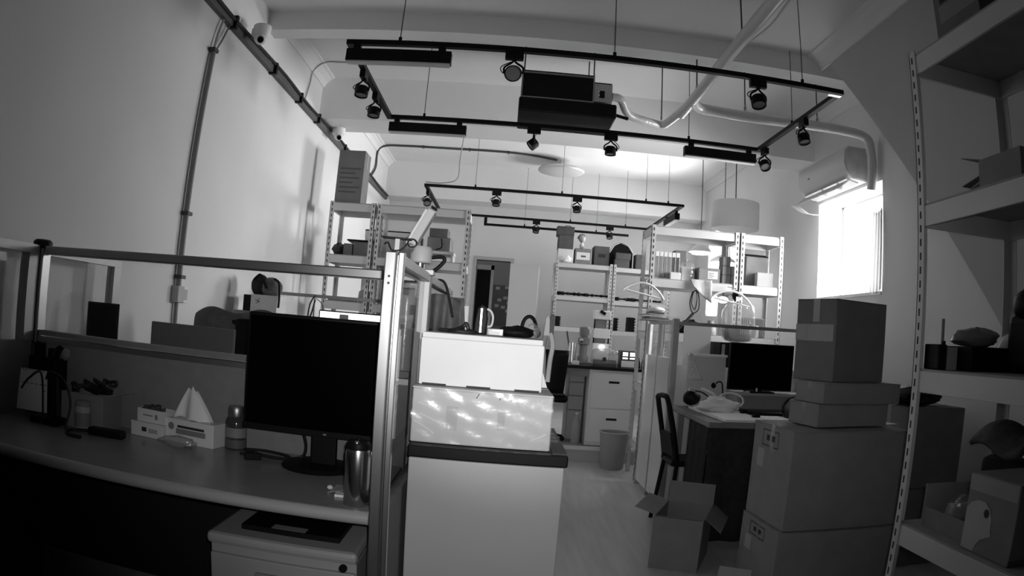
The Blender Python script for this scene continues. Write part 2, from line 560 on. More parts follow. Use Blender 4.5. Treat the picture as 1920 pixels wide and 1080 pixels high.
# round ceiling lamp
t = thing('ceiling_lamp', 'round flat white ceiling lamp hanging a little below the ceiling', 'lamp', (.62, 9.2, 3.24))
part('shade', MB().lathe([(.0, .03), (.20, .03), (.29, .015), (.31, -.01), (.30, -.03), (.22, -.055), (.1, -.066), (.0, -.07)], (.62, 9.2, 3.31), 36), mat('lamp_shade_white', .6, .5), t, smooth=True)
part('stem', MB().cyl((.62, 9.2, 3.33), (.62, 9.2, 3.43), .03), WHITE, t)
t = thing('fire_detector', 'small pale detector on the ceiling before the round lamp', 'detector', (.48, 8.1, 3.39))
part('body', MB().lathe([(.05, .04), (.05, .01), (.035, 0)], (.48, 8.1, 3.39), 16), GREY4, t, smooth=True)

# ------------------------------------------------ track frames


def rail(x0, x1, y0, y1, z):
    return MB().box(x0, x1, y0, y1, z - .028, z)


def spot(label, x, y, z, along, d, head_r=.042, group='track spotlights'):
    """spotlight hanging from a track; along 'x' or 'y'; d = direction the lamp head points"""
    t = thing('track_spotlight', label, 'spotlight', (x, y, z - .21), group)
    if along == 'x':
        part('adapter', MB().box(x - .05, x + .05, y - .018, y + .018, z - .075, z - .028), BLACKM, t, bevel=.003)
    else:
        part('adapter', MB().box(x - .018, x + .018, y - .05, y + .05, z - .075, z - .028), BLACKM, t, bevel=.003)
    d = Vector(d).normalized()
    c = Vector((x, y, z - .155))
    side = d.cross(Vector((0, 0, 1)))
    side = side.normalized() if side.length > .05 else Vector((1, 0, 0))
    top = Vector((x, y, z - .072))
    ym = MB()
    for s in (-1, 1):
        a = c + side * (s * (head_r + .004))
        ym.tube(bez([top, top + side * (s * .012) + Vector((0, 0, -.02)), a + Vector((0, 0, .035)), a], 4), .006, 6)
    part('yoke', ym, BLACKM, t, smooth=True)
    q = d.to_track_quat('Z', 'Y').to_matrix().to_4x4()
    M = Matrix.Translation(c) @ q
    h = part('lamp_head', MB().lathe([(.0, -.03), (head_r * .8, -.03), (head_r, -.02), (head_r, .032), (head_r * .9, .032), (head_r * .88, .02), (0, .02)], (0, 0, 0), 20, M), BLACKM, t, smooth=True)
    part('lens', MB().lathe([(0, .018), (head_r * .86, .018), (head_r * .86, .024), (0, .026)], (0, 0, 0), 16, M), GREY3, h, smooth=True)
    lp = [top + Vector((.02, 0, 0)), c + side * (head_r + .02) + Vector((0, 0, .04)), c + side * (head_r + .012) - d * .02, c - d * .03]
    part('lead', MB().tube(bez(lp, 5), .003, 5), BLACKM, t, smooth=True)
    return t


def linear(label, x0, x1, y, z, axis='x'):
    t = thing('linear_track_light', label, 'light', ((x0 + x1) / 2, y, z - .14) if axis == 'x' else (y, (x0 + x1) / 2, z - .14), 'linear lights under the track frames')
    if axis == 'x':
        part('housing', MB().box(x0, x1, y - .03, y + .03, z - .13, z - .058), BLACKM, t, bevel=.003)
        part('diffuser', MB().box(x0 + .006, x1 - .006, y - .027, y + .027, z - .138, z - .13), DIFF, t)
        for x in (x0 + .055, x1 - .055):
            part('stem', MB().box(x - .02, x + .02, y - .014, y + .014, z - .06, z - .0285), BLACKM, t)
    else:
        part('housing', MB().box(y - .03, y + .03, x0, x1, z - .13, z - .058), BLACKM, t, bevel=.003)
        part('diffuser', MB().box(y - .027, y + .027, x0 + .006, x1 - .006, z - .138, z - .13), DIFF, t)
        for x in (x0 + .055, x1 - .055):
            part('stem', MB().box(y - .014, y + .014, x - .02, x + .02, z - .06, z - .0285), BLACKM, t)
    return t


def wires(t, pts, z, zc, r=.0028):
    for (x, y) in pts:
        part('suspension_wire', MB().cyl((x, y, z), (x, y, zc), r, n=6), DARK, t)
        part('wire_grip', MB().cyl((x, y, z), (x, y, z + .025), .01, n=8), BLACKM, t)


TZ = 2.705
fa, fb, fx0, fx1 = 3.63, 5.10, -.98, 1.89
t = thing('track_lighting', 'large black rectangular track frame hanging under the first ceiling beam', 'track frame', (.45, 4.36, TZ - .03))
part('rail', rail(fx0, fx1, fa - .018, fa + .018, TZ), BLACKM, t)
part('rail', rail(fx0, fx1, fb - .018, fb + .018, TZ), BLACKM, t)
part('rail', rail(fx0, fx0 + .036, fa + .018, fb - .018, TZ), BLACKM, t)
part('rail', rail(fx1 - .036, fx1, fa + .018, fb - .018, TZ), BLACKM, t)
part('corner_joint', MB().box(fx1 - .08, fx1 + .003, fa + .018, fa + .05, TZ - .0285, TZ - .02), ALU, t)
wires(t, ((-.68, fa), (.50, fa), (1.62, fa)), TZ, 3.26)
wires(t, ((-.70, fb), (1.30, fb)), TZ, 3.33)
wires(t, ((fx1 - .018, 4.4),), TZ, 3.26)
linear('long black linear light under the near bar of the large track frame', -.97, -.385, fa, TZ)
linear('long black linear light at the left end of the far bar of the large frame', -.955, -.375, fb, TZ)
linear('long black linear light at the right end of the far bar of the large frame', 1.265, 1.845, fb, TZ)
G1 = 'spotlights on the large track frame'
spot('black track spotlight turned to show its finned lamp face beside the fan coil unit', -.045, fa, TZ, 'x', (-.1, -.9, -.35), .046, G1)
spot('black track spotlight hanging straight down from the near bar right of the duct', 1.335, fa, TZ, 'x', (.05, -.35, -1), .044, G1)
spot('black track spotlight nearest the long linear light on the left side bar', fx0 + .018, 4.08, TZ, 'y', (-.05, -.15, -1), .042, G1)
spot('black track spotlight nearest the far corner on the left side bar', fx0 + .018, 4.52, TZ, 'y', (-.05, -.15, -1), .042, G1)
spot('black track spotlight tilted aside on the far bar below the fan coil unit', .125, fb, TZ, 'x', (-.8, -.1, -.7), .040, G1)
spot('black track spotlight pointing straight down on the far bar of the large frame', .70, fb, TZ, 'x', (.0, -.05, -1), .042, G1)
spot('black track spotlight on the right side bar below the white duct', fx1 - .018, 4.2, TZ, 'y', (.1, -.3, -1), .042, G1)
spot('black track spotlight at the corner beside the right linear light', fx1 + .0, 5.0, TZ, 'y', (.0, -.6, -.8), .042, G1)

t2z = 2.66
ga, gb = 7.5, 9.4
t = thing('track_lighting', 'smaller black track frame hanging further back under the round ceiling lamp', 'track frame', (.45, 8.4, t2z - .03))
part('rail', rail(-.95, 1.88, ga - .018, ga + .018, t2z), BLACKM, t)
part('rail', rail(-.95, 1.88, gb - .018, gb + .018, t2z), BLACKM, t)
part('rail', rail(-.95, -.914, ga + .018, gb - .018, t2z), BLACKM, t)
part('rail', rail(1.844, 1.88, ga + .018, gb - .018, t2z), BLACKM, t)
wires(t, ((.53, ga), (1.45, ga), (-.4, ga), (1.7, ga)), t2z, 3.43, .0022)
wires(t, ((.8, gb), (1.55, gb)), t2z, 3.43, .0022)
part('feed_wire', MB().tube(bez([(-.94, ga, t2z + .02), (-.75, ga, t2z + .02), (-.60, ga, t2z + .08), (-.59, ga, 2.95), (-.58, ga, 3.3), (-.7, ga, 3.42), (-1.3, ga, 3.42)], 6), .006, 6), mat('wire_grey', .3, .5), t, smooth=True)
G2 = 'spotlights on the far track frame'
spot('small black spotlight on the left side bar of the far track frame', -.932, 7.75, t2z, 'y', (.1, -.6, -.8), .042, G2)
spot('small black spotlight on the near bar of the far frame, above the doorway', -.165, ga, t2z, 'x', (0, -.2, -1), .042, G2)
spot('small black spotlight on the near bar of the far frame, below the round lamp', .70, ga, t2z, 'x', (.05, -.2, -1), .042, G2)
linear('linear light under the right bar of the far track frame', 7.72, 8.3, 1.862, t2z, 'y')
spot('small black spotlight on the far bar above the half-open door', .35, gb, t2z - .0, 'x', (-.1, -.3, -1), .042, G2)
spot('small black spotlight on the far bar above the cartons of the back rack', 1.34, gb, t2z - .0, 'x', (.1, -.3, -1), .042, G2)
t = thing('wall_track', 'single black track bar low in front of the back wall', 'track', (.65, 9.75, 2.57))
part('rail', MB().box(-.34, 1.66, 9.74, 9.775, 2.57, 2.60), BLACKM, t)
part('end_bracket', MB().box(-.36, -.32, 9.73, 9.785, 2.57, 2.70), BLACKM, t)
wires(t, ((.2, 9.757), (1.2, 9.757)), 2.6, 3.43, .002)

# ------------------------------------------------ fan coil unit with insulated ducts
t = thing('fan_coil_unit', 'black ceiling fan coil unit hanging behind the near track bar', 'air conditioner', (.34, 5.1, 2.73))
part('casing', MB().box(.015, .525, 4.90, 5.35, 2.84, 3.06), BLACKM, t)
part('intake_flange', MB().box(.005, .015, 4.89, 5.35, 2.84, 3.07).box(.525, .535, 4.89, 5.35, 2.84, 3.07).box(.005, .535, 4.885, 4.90, 3.035, 3.045).box(.005, .535, 4.885, 4.897, 2.838, 2.852), GREY3, t)
part('drain_pan', MB().box(-.005, .70, 4.86, 5.36, 2.73, 2.838), BLACK, t, bevel=.012)
pn = part('control_panel', MB().box(.537, .668, 4.90, 4.93, 2.86, 3.0), GREY4, t)
part('terminal_window', MB().box(.572, .612, 4.895, 4.90, 2.89, 2.945), BLACK, pn)
part('terminal', MB().box(.566, .574, 4.888, 4.895, 2.90, 2.915).box(.566, .574, 4.888, 4.895, 2.93, 2.94), WHITE, pn)
part('side_box', MB().box(.537, .668, 4.93, 5.3, 2.85, 3.02), BLACKM, t)
part('drain_spout', MB().cyl((.70, 4.95, 2.785), (.80, 4.95, 2.765), .012), BLACK, t)
for (x, y) in ((.02, 4.92), (.53, 4.92), (.02, 5.3), (.53, 5.3)):
    part('hanger_rod', MB().cyl((x, y, 3.04), (x, y, 3.33), .005, n=6), DARK, t)

PZ = 2.85
t = thing('insulated_duct', 'white wrapped branching pipe running below the ceiling to the wall air conditioner', 'pipe', (1.2, 4.7, 2.78))
part('branch', MB().tube(bez([(.672, 4.94, 2.92), (.74, 4.96, 2.915), (.80, 5.06, 2.86), (.86, 5.13, 2.845), (.97, 5.20, 2.845), (1.09, 5.275, 2.85), (1.125, 5.27, 2.85), (1.145, 5.23, 2.85), (1.18, 4.95, PZ), (1.2, 4.68, PZ)], 5), .031, 12, rs=None), FOIL, t, smooth=True)
part('main_run', MB().tube(bez([(1.2, 4.95, PZ), (1.2, 4.4, PZ), (1.195, 3.6, PZ + .005), (1.2, 2.9, PZ + .01), (1.2, 1.2, PZ + .01)], 8), .037, 12), FOIL, t, smooth=True)
part('cross_run', MB().tube(bez([(1.2, 4.62, PZ), (1.27, 4.74, PZ), (1.4, 4.78, PZ), (1.75, 4.78, PZ - .01), (2.1, 4.78, PZ), (2.45, 4.77, PZ), (2.68, 4.78, PZ - .02), (2.735, 4.79, PZ - .12), (2.75, 4.80, PZ - .28), (2.755, 4.83, PZ - .42)], 7), .039, 12), FOIL, t, smooth=True)
part('loose_cable', MB().tube(bez([(1.25, 4.1, 2.89), (1.27, 3.7, 2.90), (1.3, 3.3, 2.885), (1.31, 3.0, 2.91), (1.34, 2.4, 2.9), (1.34, 1.6, 2.9)], 6), .006, 6), WHITE, t, smooth=True)
for (x, y, zc) in ((1.115, 5.26, 3.33), (1.2, 4.5, 3.33), (1.2, 3.5, 3.26), (1.65, 4.78, 3.33), (2.25, 4.78, 3.33)):
    part('hanger_rod', MB().cyl((x, y, PZ + .04), (x, y, zc), .005, n=6), DARK, t)
    part('hanger_ring', MB().tube([(x + .0, y + .018 * math.cos(a), PZ + .055 + .018 * math.sin(a)) for a in [k * PI / 6 for k in range(12)]], .005, 6, closed=True), ALUD, t, smooth=True)

# wall air conditioner above the window
ay0, ay1 = 4.97, 5.92
t = thing('wall_air_conditioner', 'white split air conditioner above the bright window with its flap hanging open', 'air conditioner', (RX - .1, 5.45, 2.50))
prof = [(RX, 2.80), (RX - .19, 2.80), (RX - .225, 2.765), (RX - .232, 2.66), (RX - .21, 2.585), (RX - .15, 2.535), (RX - .02, 2.52), (RX, 2.54)]
part('body', MB().prism([(p[0], p[1]) for p in prof], 'y', ay0, ay1), mat('ac_white', .62, .4), t, smooth=True)
part('outlet', MB().cbox((RX - .13, (ay0 + ay1) / 2, 2.535), (.12, .84, .02), ry=math.radians(12)), GREY4, t)  # grey lightened to imitate glare on the outlet
part('flap', MB().cbox((RX - .22, 5.45, 2.49), (.10, .93, .008), ry=math.radians(-40)), mat('ac_white', .62, .4), t)
for ly in (5.2, 5.5):
    part('louver', MB().cbox((RX - .16, ly, 2.515), (.05, .012, .05), rx=.5), GREY3, t)
part('wind_guard', MB().grid(lambda s, u: (RX - .24 + u * .2, 5.86 + .22 * s, 2.44 + .05 * s - .03 * math.sin(u * 3) - .05 * u), 8, 8), WHITEP, t, smooth=True, solid=.002)
part('badge', MB().box(RX - .2345, RX - .2325, 5.66, 5.70, 2.655, 2.665), DARK, t)
part('end_cap', MB().prism([(RX - .01, 2.79), (RX - .18, 2.79), (RX - .215, 2.76), (RX - .222, 2.66), (RX - .2, 2.59), (RX - .14, 2.545), (RX - .02, 2.53)], 'y', ay0 - .006, ay0), mat('ac_side', .5, .5, var=.08, scale=9), t)
# drum shade and lit lamps behind the right rack
t = thing('drum_shade', 'large pale drum lampshade hanging behind the right rack by the wall', 'lamp shade', (2.32, 7.0, 2.36))
part('drum', MB().lathe([(.25, 0), (.255, .01), (.255, .27), (.25, .28)], (2.32, 7.0, 2.36), 40), mat('drum_fabric', .66, .8), t, smooth=True)
part('cord', MB().cyl((2.32, 7.0, 2.64), (2.32, 7.0, 3.43), .006, n=8), DARK, t)


def pendant(x, y, z, r, zc, label, power):
    t = thing('pendant_lamp', label, 'lamp', (x, y, z - .05), 'lit pendant lamps behind the right rack')
    part('shade', MB().lathe([(.03, .07), (.05, .06), (r * .8, .02), (r, -.02), (r * .97, -.02), (r * .75, .012), (.03, .05)], (x, y, z), 28), WHITE, t, smooth=True)
    part('bulb', MB().lathe([(0, .0), (r * .8, -.005), (r * .86, -.02), (r * .7, -.04), (0, -.05)], (x, y, z), 24), LAMP, t, smooth=True)
    part('cord', MB().cyl((x, y, z + .07), (x, y, zc), .004, n=6), BLACK, t)
    l = bpy.data.lights.new('lamp_light', 'POINT')
    l.energy = power
    l.shadow_soft_size = .12
    o = bpy.data.objects.new('lamp_light', l)
    o.location = (x, y, z - .12)
    COL.objects.link(o)


pendant(2.06, 7.4, 2.16, .13, 3.43, 'lit flat pendant lamp seen through the right rack, left one of two', 2.0)
pendant(2.42, 7.7, 2.10, .16, 3.43, 'lit wide pendant lamp seen through the right rack beside the rack post', 2.0)


# ================================================================== RACKS
def rack(label, x0, x1, y0, y1, z0, zt, levels, bh=.065, near='y', group='slotted angle racks', up=.038):
    t = thing('storage_rack', label, 'rack', ((x0 + x1) / 2, (y0 + y1) / 2, z0), group)
    th = .004
    for ix, x in enumerate((x0, x1)):
        for iy, y in enumerate((y0, y1)):
            sx = 1 if ix == 0 else -1
            sy = 1 if iy == 0 else -1
            m = MB()
            m.box(min(x, x + sx * up), max(x, x + sx * up), min(y, y + sy * th), max(y, y + sy * th), z0, zt)
            m.box(min(x, x + sx * th), max(x, x + sx * th), min(y, y + sy * up), max(y, y + sy * up), z0, zt)
            u = part('upright', m, RACK, t)
            s = MB()
            z = z0 + .03
            while z < zt - .03:
                xa = x + sx * up * .38
                ya = y + sy * up * .38
                s.box(min(xa, xa + sx * .009), max(xa, xa + sx * .009), y - sy * .0008 if sy > 0 else y - .001, y + .001 if sy > 0 else y + .0008, z, z + .026)
                s.box(x - .001, x + .001, min(ya, ya + sy * .009), max(ya, ya + sy * .009), z, z + .026)
                z += .05
            part('slots', s, SLOT, u, stuff=True)
    for z in levels:
        part('beam', MB().box(x0 + .006, x1 - .006, y0 + .006, y0 + .02, z - bh, z), RACK, t, bevel=.002)
        part('beam', MB().box(x0 + .006, x1 - .006, y1 - .02, y1 - .006, z - bh, z), RACK, t, bevel=.002)
        part('beam', MB().box(x0 + .006, x0 + .02, y0 + .02, y1 - .02, z - bh, z), RACK, t, bevel=.002)
        part('beam', MB().box(x1 - .02, x1 - .006, y0 + .02, y1 - .02, z - bh, z), RACK, t, bevel=.002)
        part('shelf_board', MB().box(x0 + .008, x1 - .008, y0 + .008, y1 - .008, z, z + .008), RACKB, t)
    return t


# left rack, two units
rack('white slotted rack unit against the left wall carrying the tall carton', -1.575, -1.165, 6.0, 6.42, 0, 2.17, (2.155, 1.70, 1.30, .85, .3), group='slotted angle racks')
rack('white slotted rack unit beside the doorway with the desk lamp before it', -1.15, -.34, 6.0, 6.42, 0, 2.17, (2.155, 1.70, 1.30, .85, .3))
# right rack, two units
rack('white slotted rack unit with binders and lamps, standing behind the glass partition', 1.175, 1.955, 5.75, 6.15, 0, 2.13, (2.115, 1.68, 1.24, .8, .3))
rack('narrow white slotted rack unit beside the right wall holding a dark carton', 1.965, 2.375, 5.75, 6.15, 0, 2.13, (2.115, 1.68, 1.24, .8, .3))
# back rack, two units on the platform
rack('white slotted rack unit at the back wall with cartons lined up on top', .64, 1.40, 9.3, 9.75, .135, 2.12, (2.09, 1.66, 1.25, .8), bh=.055)
rack('white slotted rack unit at the back wall behind the hanging clothes hanger', 1.41, 2.2, 9.3, 9.75, .135, 2.12, (2.08, 1.64, 1.24, .8), bh=.055)
# near right rack (long side along the wall)
rack('tall grey slotted rack in the foreground before the sloped wall', 1.47, 1.96, .75, 2.21, 0, 2.33, (2.31, 1.725, 1.135, .575, .08), bh=.075, up=.042)


# ================================================================== PARTITIONS
def pane_frame(t, x0, x1, y, z0, z1, th=.03, m=ALU, glass=True):
    part('glass', MB().box(x0, x1, y - .003, y + .003, z0, z1), GLASS, t)


# left workstation back partition (runs across, y = 2.15)
t = thing('desk_partition', 'low office partition behind the near desk with grey board and clear glass top', 'partition', (-.97, 2.15, 0))
part('board', MB().box(-1.66, -.27, 2.135, 2.175, .05, 1.0), GREYP, t)
part('board_cap', MB().box(-1.66, -.27, 2.128, 2.182, 1.0, 1.018), ALUD, t)
part('glass_rail', MB().box(-1.66, -.27, 2.132, 2.178, 1.022, 1.04), GREY3, t)
part('top_rail', MB().box(-1.66, -.27, 2.128, 2.182, 1.312, 1.342), ALUD, t, bevel=.004)
part('glass', MB().box(-1.66, -.27, 2.152, 2.158, 1.04, 1.312), GLASS, t)
p_ = part('post', MB().box(-1.72, -1.665, 2.125, 2.185, 0, 1.335), ALUD, t, bevel=.006)
part('post_cap', MB().lathe([(.03, 0), (.04, .006), (.04, .022), (.03, .03)], (-1.692, 2.155, 1.335), 16), BLACK, p_, smooth=True)
# side partition at the left towards the camera and beyond
t = thing('side_partition', 'grey framed glass side partition running along the left wall past the corner post', 'partition', (-1.7, 1.6, 0))
part('board', MB().box(-1.715, -1.685, .3, 2.12, .05, 1.0), GREYP, t)
part('top_rail', MB().box(-1.722, -1.678, .3, 2.12, 1.31, 1.342), SIDEAL, t)
part('glass', MB().box(-1.703, -1.697, .3, 2.08, 1.0, 1.31), GLASS, t)
part('upright', MB().box(-1.722, -1.678, 2.06, 2.12, 1.0, 1.31), SIDEAL, t)
part('board', MB().box(-1.715, -1.685, 2.19, 2.74, .05, 1.0), GREYP, t)
part('top_rail', MB().box(-1.722, -1.678, 2.19, 2.76, 1.31, 1.335), SIDEAL, t)
part('glass', MB().box(-1.703, -1.697, 2.19, 2.70, 1.0, 1.31), GLASS, t)
part('upright', MB().box(-1.72, -1.68, 2.70, 2.76, 0, 1.31), SIDEAL, t)
# side partition between near desk and fridge (runs along y at x = -.25)
t = thing('fridge_partition', 'bright aluminium glass partition standing between the near desk and the fridge', 'partition', (-.25, 2.3, 0))
p_ = part('post', MB().box(-.268, -.243, 1.54, 1.56, 0, 1.345).box(-.238, -.224, 1.54, 1.56, 0, 1.345).box(-.243, -.238, 1.545, 1.555, 0, 1.34), ALU, t, bevel=.003)
part('bolt', MB().cyl((-.255, 1.537, 1.29), (-.255, 1.541, 1.29), .003, n=8).cyl((-.255, 1.537, 1.275), (-.255, 1.541, 1.275), .003, n=8), DARK, p_)
part('post', MB().box(-.265, -.225, 2.13, 2.18, 0, 1.335), SIDEAL, t, bevel=.003)
part('post', MB().box(-.265, -.225, 3.05, 3.09, 0, 1.335), SIDEAL, t, bevel=.003)
part('top_rail', MB().box(-.262, -.228, 1.56, 2.13, 1.315, 1.342), ALUD, t, bevel=.003)
part('top_rail', MB().box(-.262, -.228, 2.18, 3.05, 1.315, 1.342), ALUD, t, bevel=.003)
part('glass', MB().box(-.248, -.242, 1.56, 2.13, .76, 1.315), GLASS, t)
part('board', MB().box(-.26, -.23, 1.56, 2.13, .05, .76), GREYP, t)
part('glass', MB().box(-.248, -.242, 2.18, 3.05, .76, 1.315), GLASS, t)
part('board', MB().box(-.26, -.23, 2.18, 3.05, .05, .76), GREYP, t)
# further partition of the next workstation row
t = thing('row_partition', 'slim partition rail crossing before the left rack', 'partition', (-1.3, 4.9, 0))
part('top_rail', MB().box(-1.72, -.27, 4.885, 4.915, 1.295, 1.318), ALUD, t)
part('board', MB().box(-1.72, -.27, 4.89, 4.91, .05, 1.0), GREYP, t)
part('glass', MB().box(-1.72, -.27, 4.897, 4.903, 1.0, 1.295), GLASS, t)
part('post', MB().box(-1.76, -1.72, 4.88, 4.92, 0, 1.40), ALU, t)
part('post', MB().box(-.27, -.24, 4.88, 4.92, 0, 1.32), ALUD, t)
# right partition: runs away from the corner, then across to the wall
t = thing('corner_partition', 'grey office partition with glass top turning the corner behind the right desk', 'partition', (1.19, 5.2, 0))
for (a, b) in ((4.79, 5.18), (5.21, 5.60)):
    part('board', MB().box(1.165, 1.20, a, b, .04, 1.06), GREYR, t)
    part('glass', MB().box(1.18, 1.186, a, b, 1.06, 1.30), GLASS, t)
    part('top_rail', MB().box(1.162, 1.203, a, b, 1.30, 1.325), ALUD, t)
part('post', MB().box(1.16, 1.205, 4.745, 4.79, 0, 1.335), ALUD, t, bevel=.003)
part('post', MB().box(1.16, 1.205, 5.18, 5.21, 0, 1.325), ALUD, t, bevel=.003)
part('post', MB().box(1.155, 1.205, 5.60, 5.64, 0, 1.325), ALU, t, bevel=.003)
part('foot', MB().cyl((1.18, 5.66, 0), (1.18, 5.66, .02), .02, n=10), BLACK, t)
part('board', MB().box(1.205, 2.78, 4.755, 4.785, .04, 1.02), GREYR, t)
part('glass', MB().box(1.205, 2.78, 4.767, 4.773, 1.02, 1.295), GLASS, t)
part('top_rail', MB().box(1.205, 2.78, 4.75, 4.79, 1.295, 1.318), ALU, t)


# ================================================================== NEAR LEFT WORKSTATION
def carton(name, label, x0, x1, y0, y1, z0, z1, m, group=None, tape=True, rz=0.0, mt=None, seam=True):
    """closed carton: body, two top flaps with a gap, strip of tape"""
    cx, cy = (x0 + x1) / 2, (y0 + y1) / 2
    w, d, h = (x1 - x0) / 2, (y1 - y0) / 2, z1 - z0
    t = thing(name, label, 'box', (cx, cy, z0), group, rz if rz else 1e-9)
    part('body', MB().box(-w, w, -d, d, 0, h - .004), m, t, bevel=min(.004, h * .05))
    part('flap', MB().box(-w, w, -d, -.0015, h - .004, h), m, t)
    part('flap', MB().box(-w, w, .0015, d, h - .004, h), m, t)
    if tape:
        part('tape', MB().box(-w - .0006, w + .0006, -.022, .022, h, h + .0006).box(-w - .0008, -w, -.022, .022, h * .72, h).box(w, w + .0008, -.022, .022, h * .72, h), mt or TAPE, t)
    return t


t = thing('office_desk', 'grey laminate office desk with a rounded pale front edge in the near corner', 'desk', (-.97, 1.84, 0))
part('top', MB().box(-1.675, -.272, 1.575, 2.122, .722, .75), DESK, t)
part('front_edge', MB().tube([(-1.675, 1.572, .734), (-.272, 1.572, .734)], .0165, 14), DESKE, t, smooth=True)
part('side_panel', MB().box(-1.675, -1.65, 1.60, 2.11, 0, .722), DESKP, t)
part('modesty_panel', MB().box(-1.65, -.70, 2.09, 2.11, .25, .722), DESKP, t)
part('side_panel', MB().box(-.30, -.275, 1.95, 2.11, 0, .722), DESKP, t)

t = thing('drawer_pedestal', 'pale steel drawer pedestal with a lock under the near desk', 'cabinet', (-.49, 1.83, 0))
part('body', MB().box(-.685, -.305, 1.61, 1.93, .04, .60), CABP, t)
part('top', MB().box(-.695, -.302, 1.595, 1.94, .60, .632), CABP, t, bevel=.012)
d_ = part('drawer', MB().box(-.683, -.307, 1.595, 1.61, .38, .578), CABP, t, bevel=.003)
part('pull', MB().box(-.56, -.43, 1.585, 1.597, .52, .545), GREY3, d_, bevel=.003)
d_ = part('drawer', MB().box(-.683, -.307, 1.595, 1.61, .06, .374), CABP, t, bevel=.003)
part('pull', MB().box(-.56, -.43, 1.585, 1.597, .31, .335), GREY3, d_, bevel=.003)
part('lock', MB().cyl((-.335, 1.597, .592), (-.335, 1.588, .592), .010).cyl((-.335, 1.589, .592), (-.335, 1.585, .592), .006), BLACKM, t, smooth=True)
t = thing('notebook', 'dark notebook with a pale label lying on the drawer pedestal', 'notebook', (-.50, 1.74, .632))
part('cover', MB().box(-.62, -.36, 1.66, 1.86, .632, .646), BLACK, t)
part('label', MB().box(-.54, -.45, 1.665, 1.70, .646, .6465), GREY3, t)

# monitor
t = thing('desktop_monitor', 'large black desktop monitor on a round base on the near desk', 'monitor', (-.5, 1.98, .75))
part('screen', MB().box(-.712, -.30, 1.925, 1.928, .868, 1.176), SCREEN, t)
part('bezel', MB().box(-.72, -.292, 1.928, 1.96, .855, 1.185), BLACK, t, bevel=.005)
part('chin', MB().box(-.72, -.292, 1.922, 1.928, .852, .868), BLACK, t)
part('power_led', MB().box(-.475, -.465, 1.9205, 1.922, .857, .861), GREY3, t)
part('neck', MB().box(-.52, -.445, 1.962, 1.985, .762, .98), BLACK, t, bevel=.004)
part('base', MB().lathe([(.0, 0), (.105, 0), (.108, .004), (.10, .012), (.0, .014)], (-.50, 1.975, .75), 40), BLACK, t, smooth=True)
# thermos
t = thing('thermos_flask', 'tall steel thermos flask at the right end of the near desk', 'flask', (-.313, 1.62, .75))
part('body', MB().lathe([(0, 0), (.028, 0), (.0305, .003), (.0305, .128), (.028, .138)], (-.313, 1.62, .75), 32), STEEL, t, smooth=True)
part('lid', MB().lathe([(.0285, 0), (.029, .012), (.024, .02), (.006, .022), (.006, .026), (0, .026)], (-.313, 1.62, .888), 32), BLACK, t, smooth=True)
part('button', MB().blob((-.313, 1.598, .905), (.006, .005, .006), 10, 6), ALU, t, smooth=True)
# papers behind the flask
t = thing('paper_stack', 'loose pale papers and a small card behind the thermos flask', 'papers', (-.33, 1.72, .75))
part('sheet', MB().grid(lambda s, u: (-.40 + .11 * s, 1.70 + .09 * u, .752 + .028 * s * (1 - u)), 4, 4), GREY4, t, solid=.001)
part('card', MB().cbox((-.35, 1.69, .7535), (.06, .035, .006), rz=.1), WHITE, t)
part('card', MB().cbox((-.305, 1.705, .7535), (.05, .04, .007), rz=-.1), WHITE, t)
single('earphone_bud', MB().blob((-.405, 1.735, .757), (.008, .01, .006), 10, 6), WHITE, 'tiny white earbud lying beside the loose papers', 'earbud', smooth=True)
# supplement bottle
t = thing('supplement_bottle', 'dark glossy pill bottle with a ridged silver cap on the near desk', 'bottle', (-.80, 2.08, .75))
part('body', MB().lathe([(0, 0), (.032, 0), (.035, .004), (.035, .085), (.031, .098), (.022, .105)], (-.80, 2.08, .75), 28), mat('brown_glass', .05, .12, spec=.6), t, smooth=True)
part('cap', MB().lathe([(.026, 0), (.0275, .003), (.0275, .028), (.024, .034), (0, .034)], (-.80, 2.08, .852), 28), ALUD, t, smooth=True)
part('label', MB().lathe([(.0354, 0), (.0354, .03)], (-.80, 2.08, .79), 28), GREY3, t, smooth=True, label='grey paper band')
part('label', MB().lathe([(.0354, 0), (.0354, .026)], (-.80, 2.08, .757), 28), mat('label_dark', .1, .6), t, smooth=True, label='darker lower label')
# tissue box
t = thing('tissue_box', 'white printed tissue box with a tissue peak standing up', 'tissue box', (-.94, 2.07, .75), rz=math.radians(-9))
part('carton', MB().box(-.095, .095, -.04, .04, 0, .074), WCARD, t, bevel=.002)
part('print', MB().box(-.045, .06, -.0405, -.04, .048, .056), PRINT, t)
part('print', MB().box(-.05, .065, -.0405, -.04, .028, .045), GREY3, t)
part('print', MB().cyl((-.07, -.0406, .05), (-.07, -.04, .05), .012), GREY3, t)
part('tissue', MB().grid(lambda s, u: ((-.075 + .15 * s) * (1 - .72 * u ** 1.2) - .012 * u, -.018 + .03 * math.sin(s * 9) * (1 - u) * .6 + .012 * u, .074 + .105 * u * (1 - .25 * abs(s - .45)) + .004 * math.sin(s * 14)), 16, 10), WHITEP, t, smooth=True, solid=.0015)
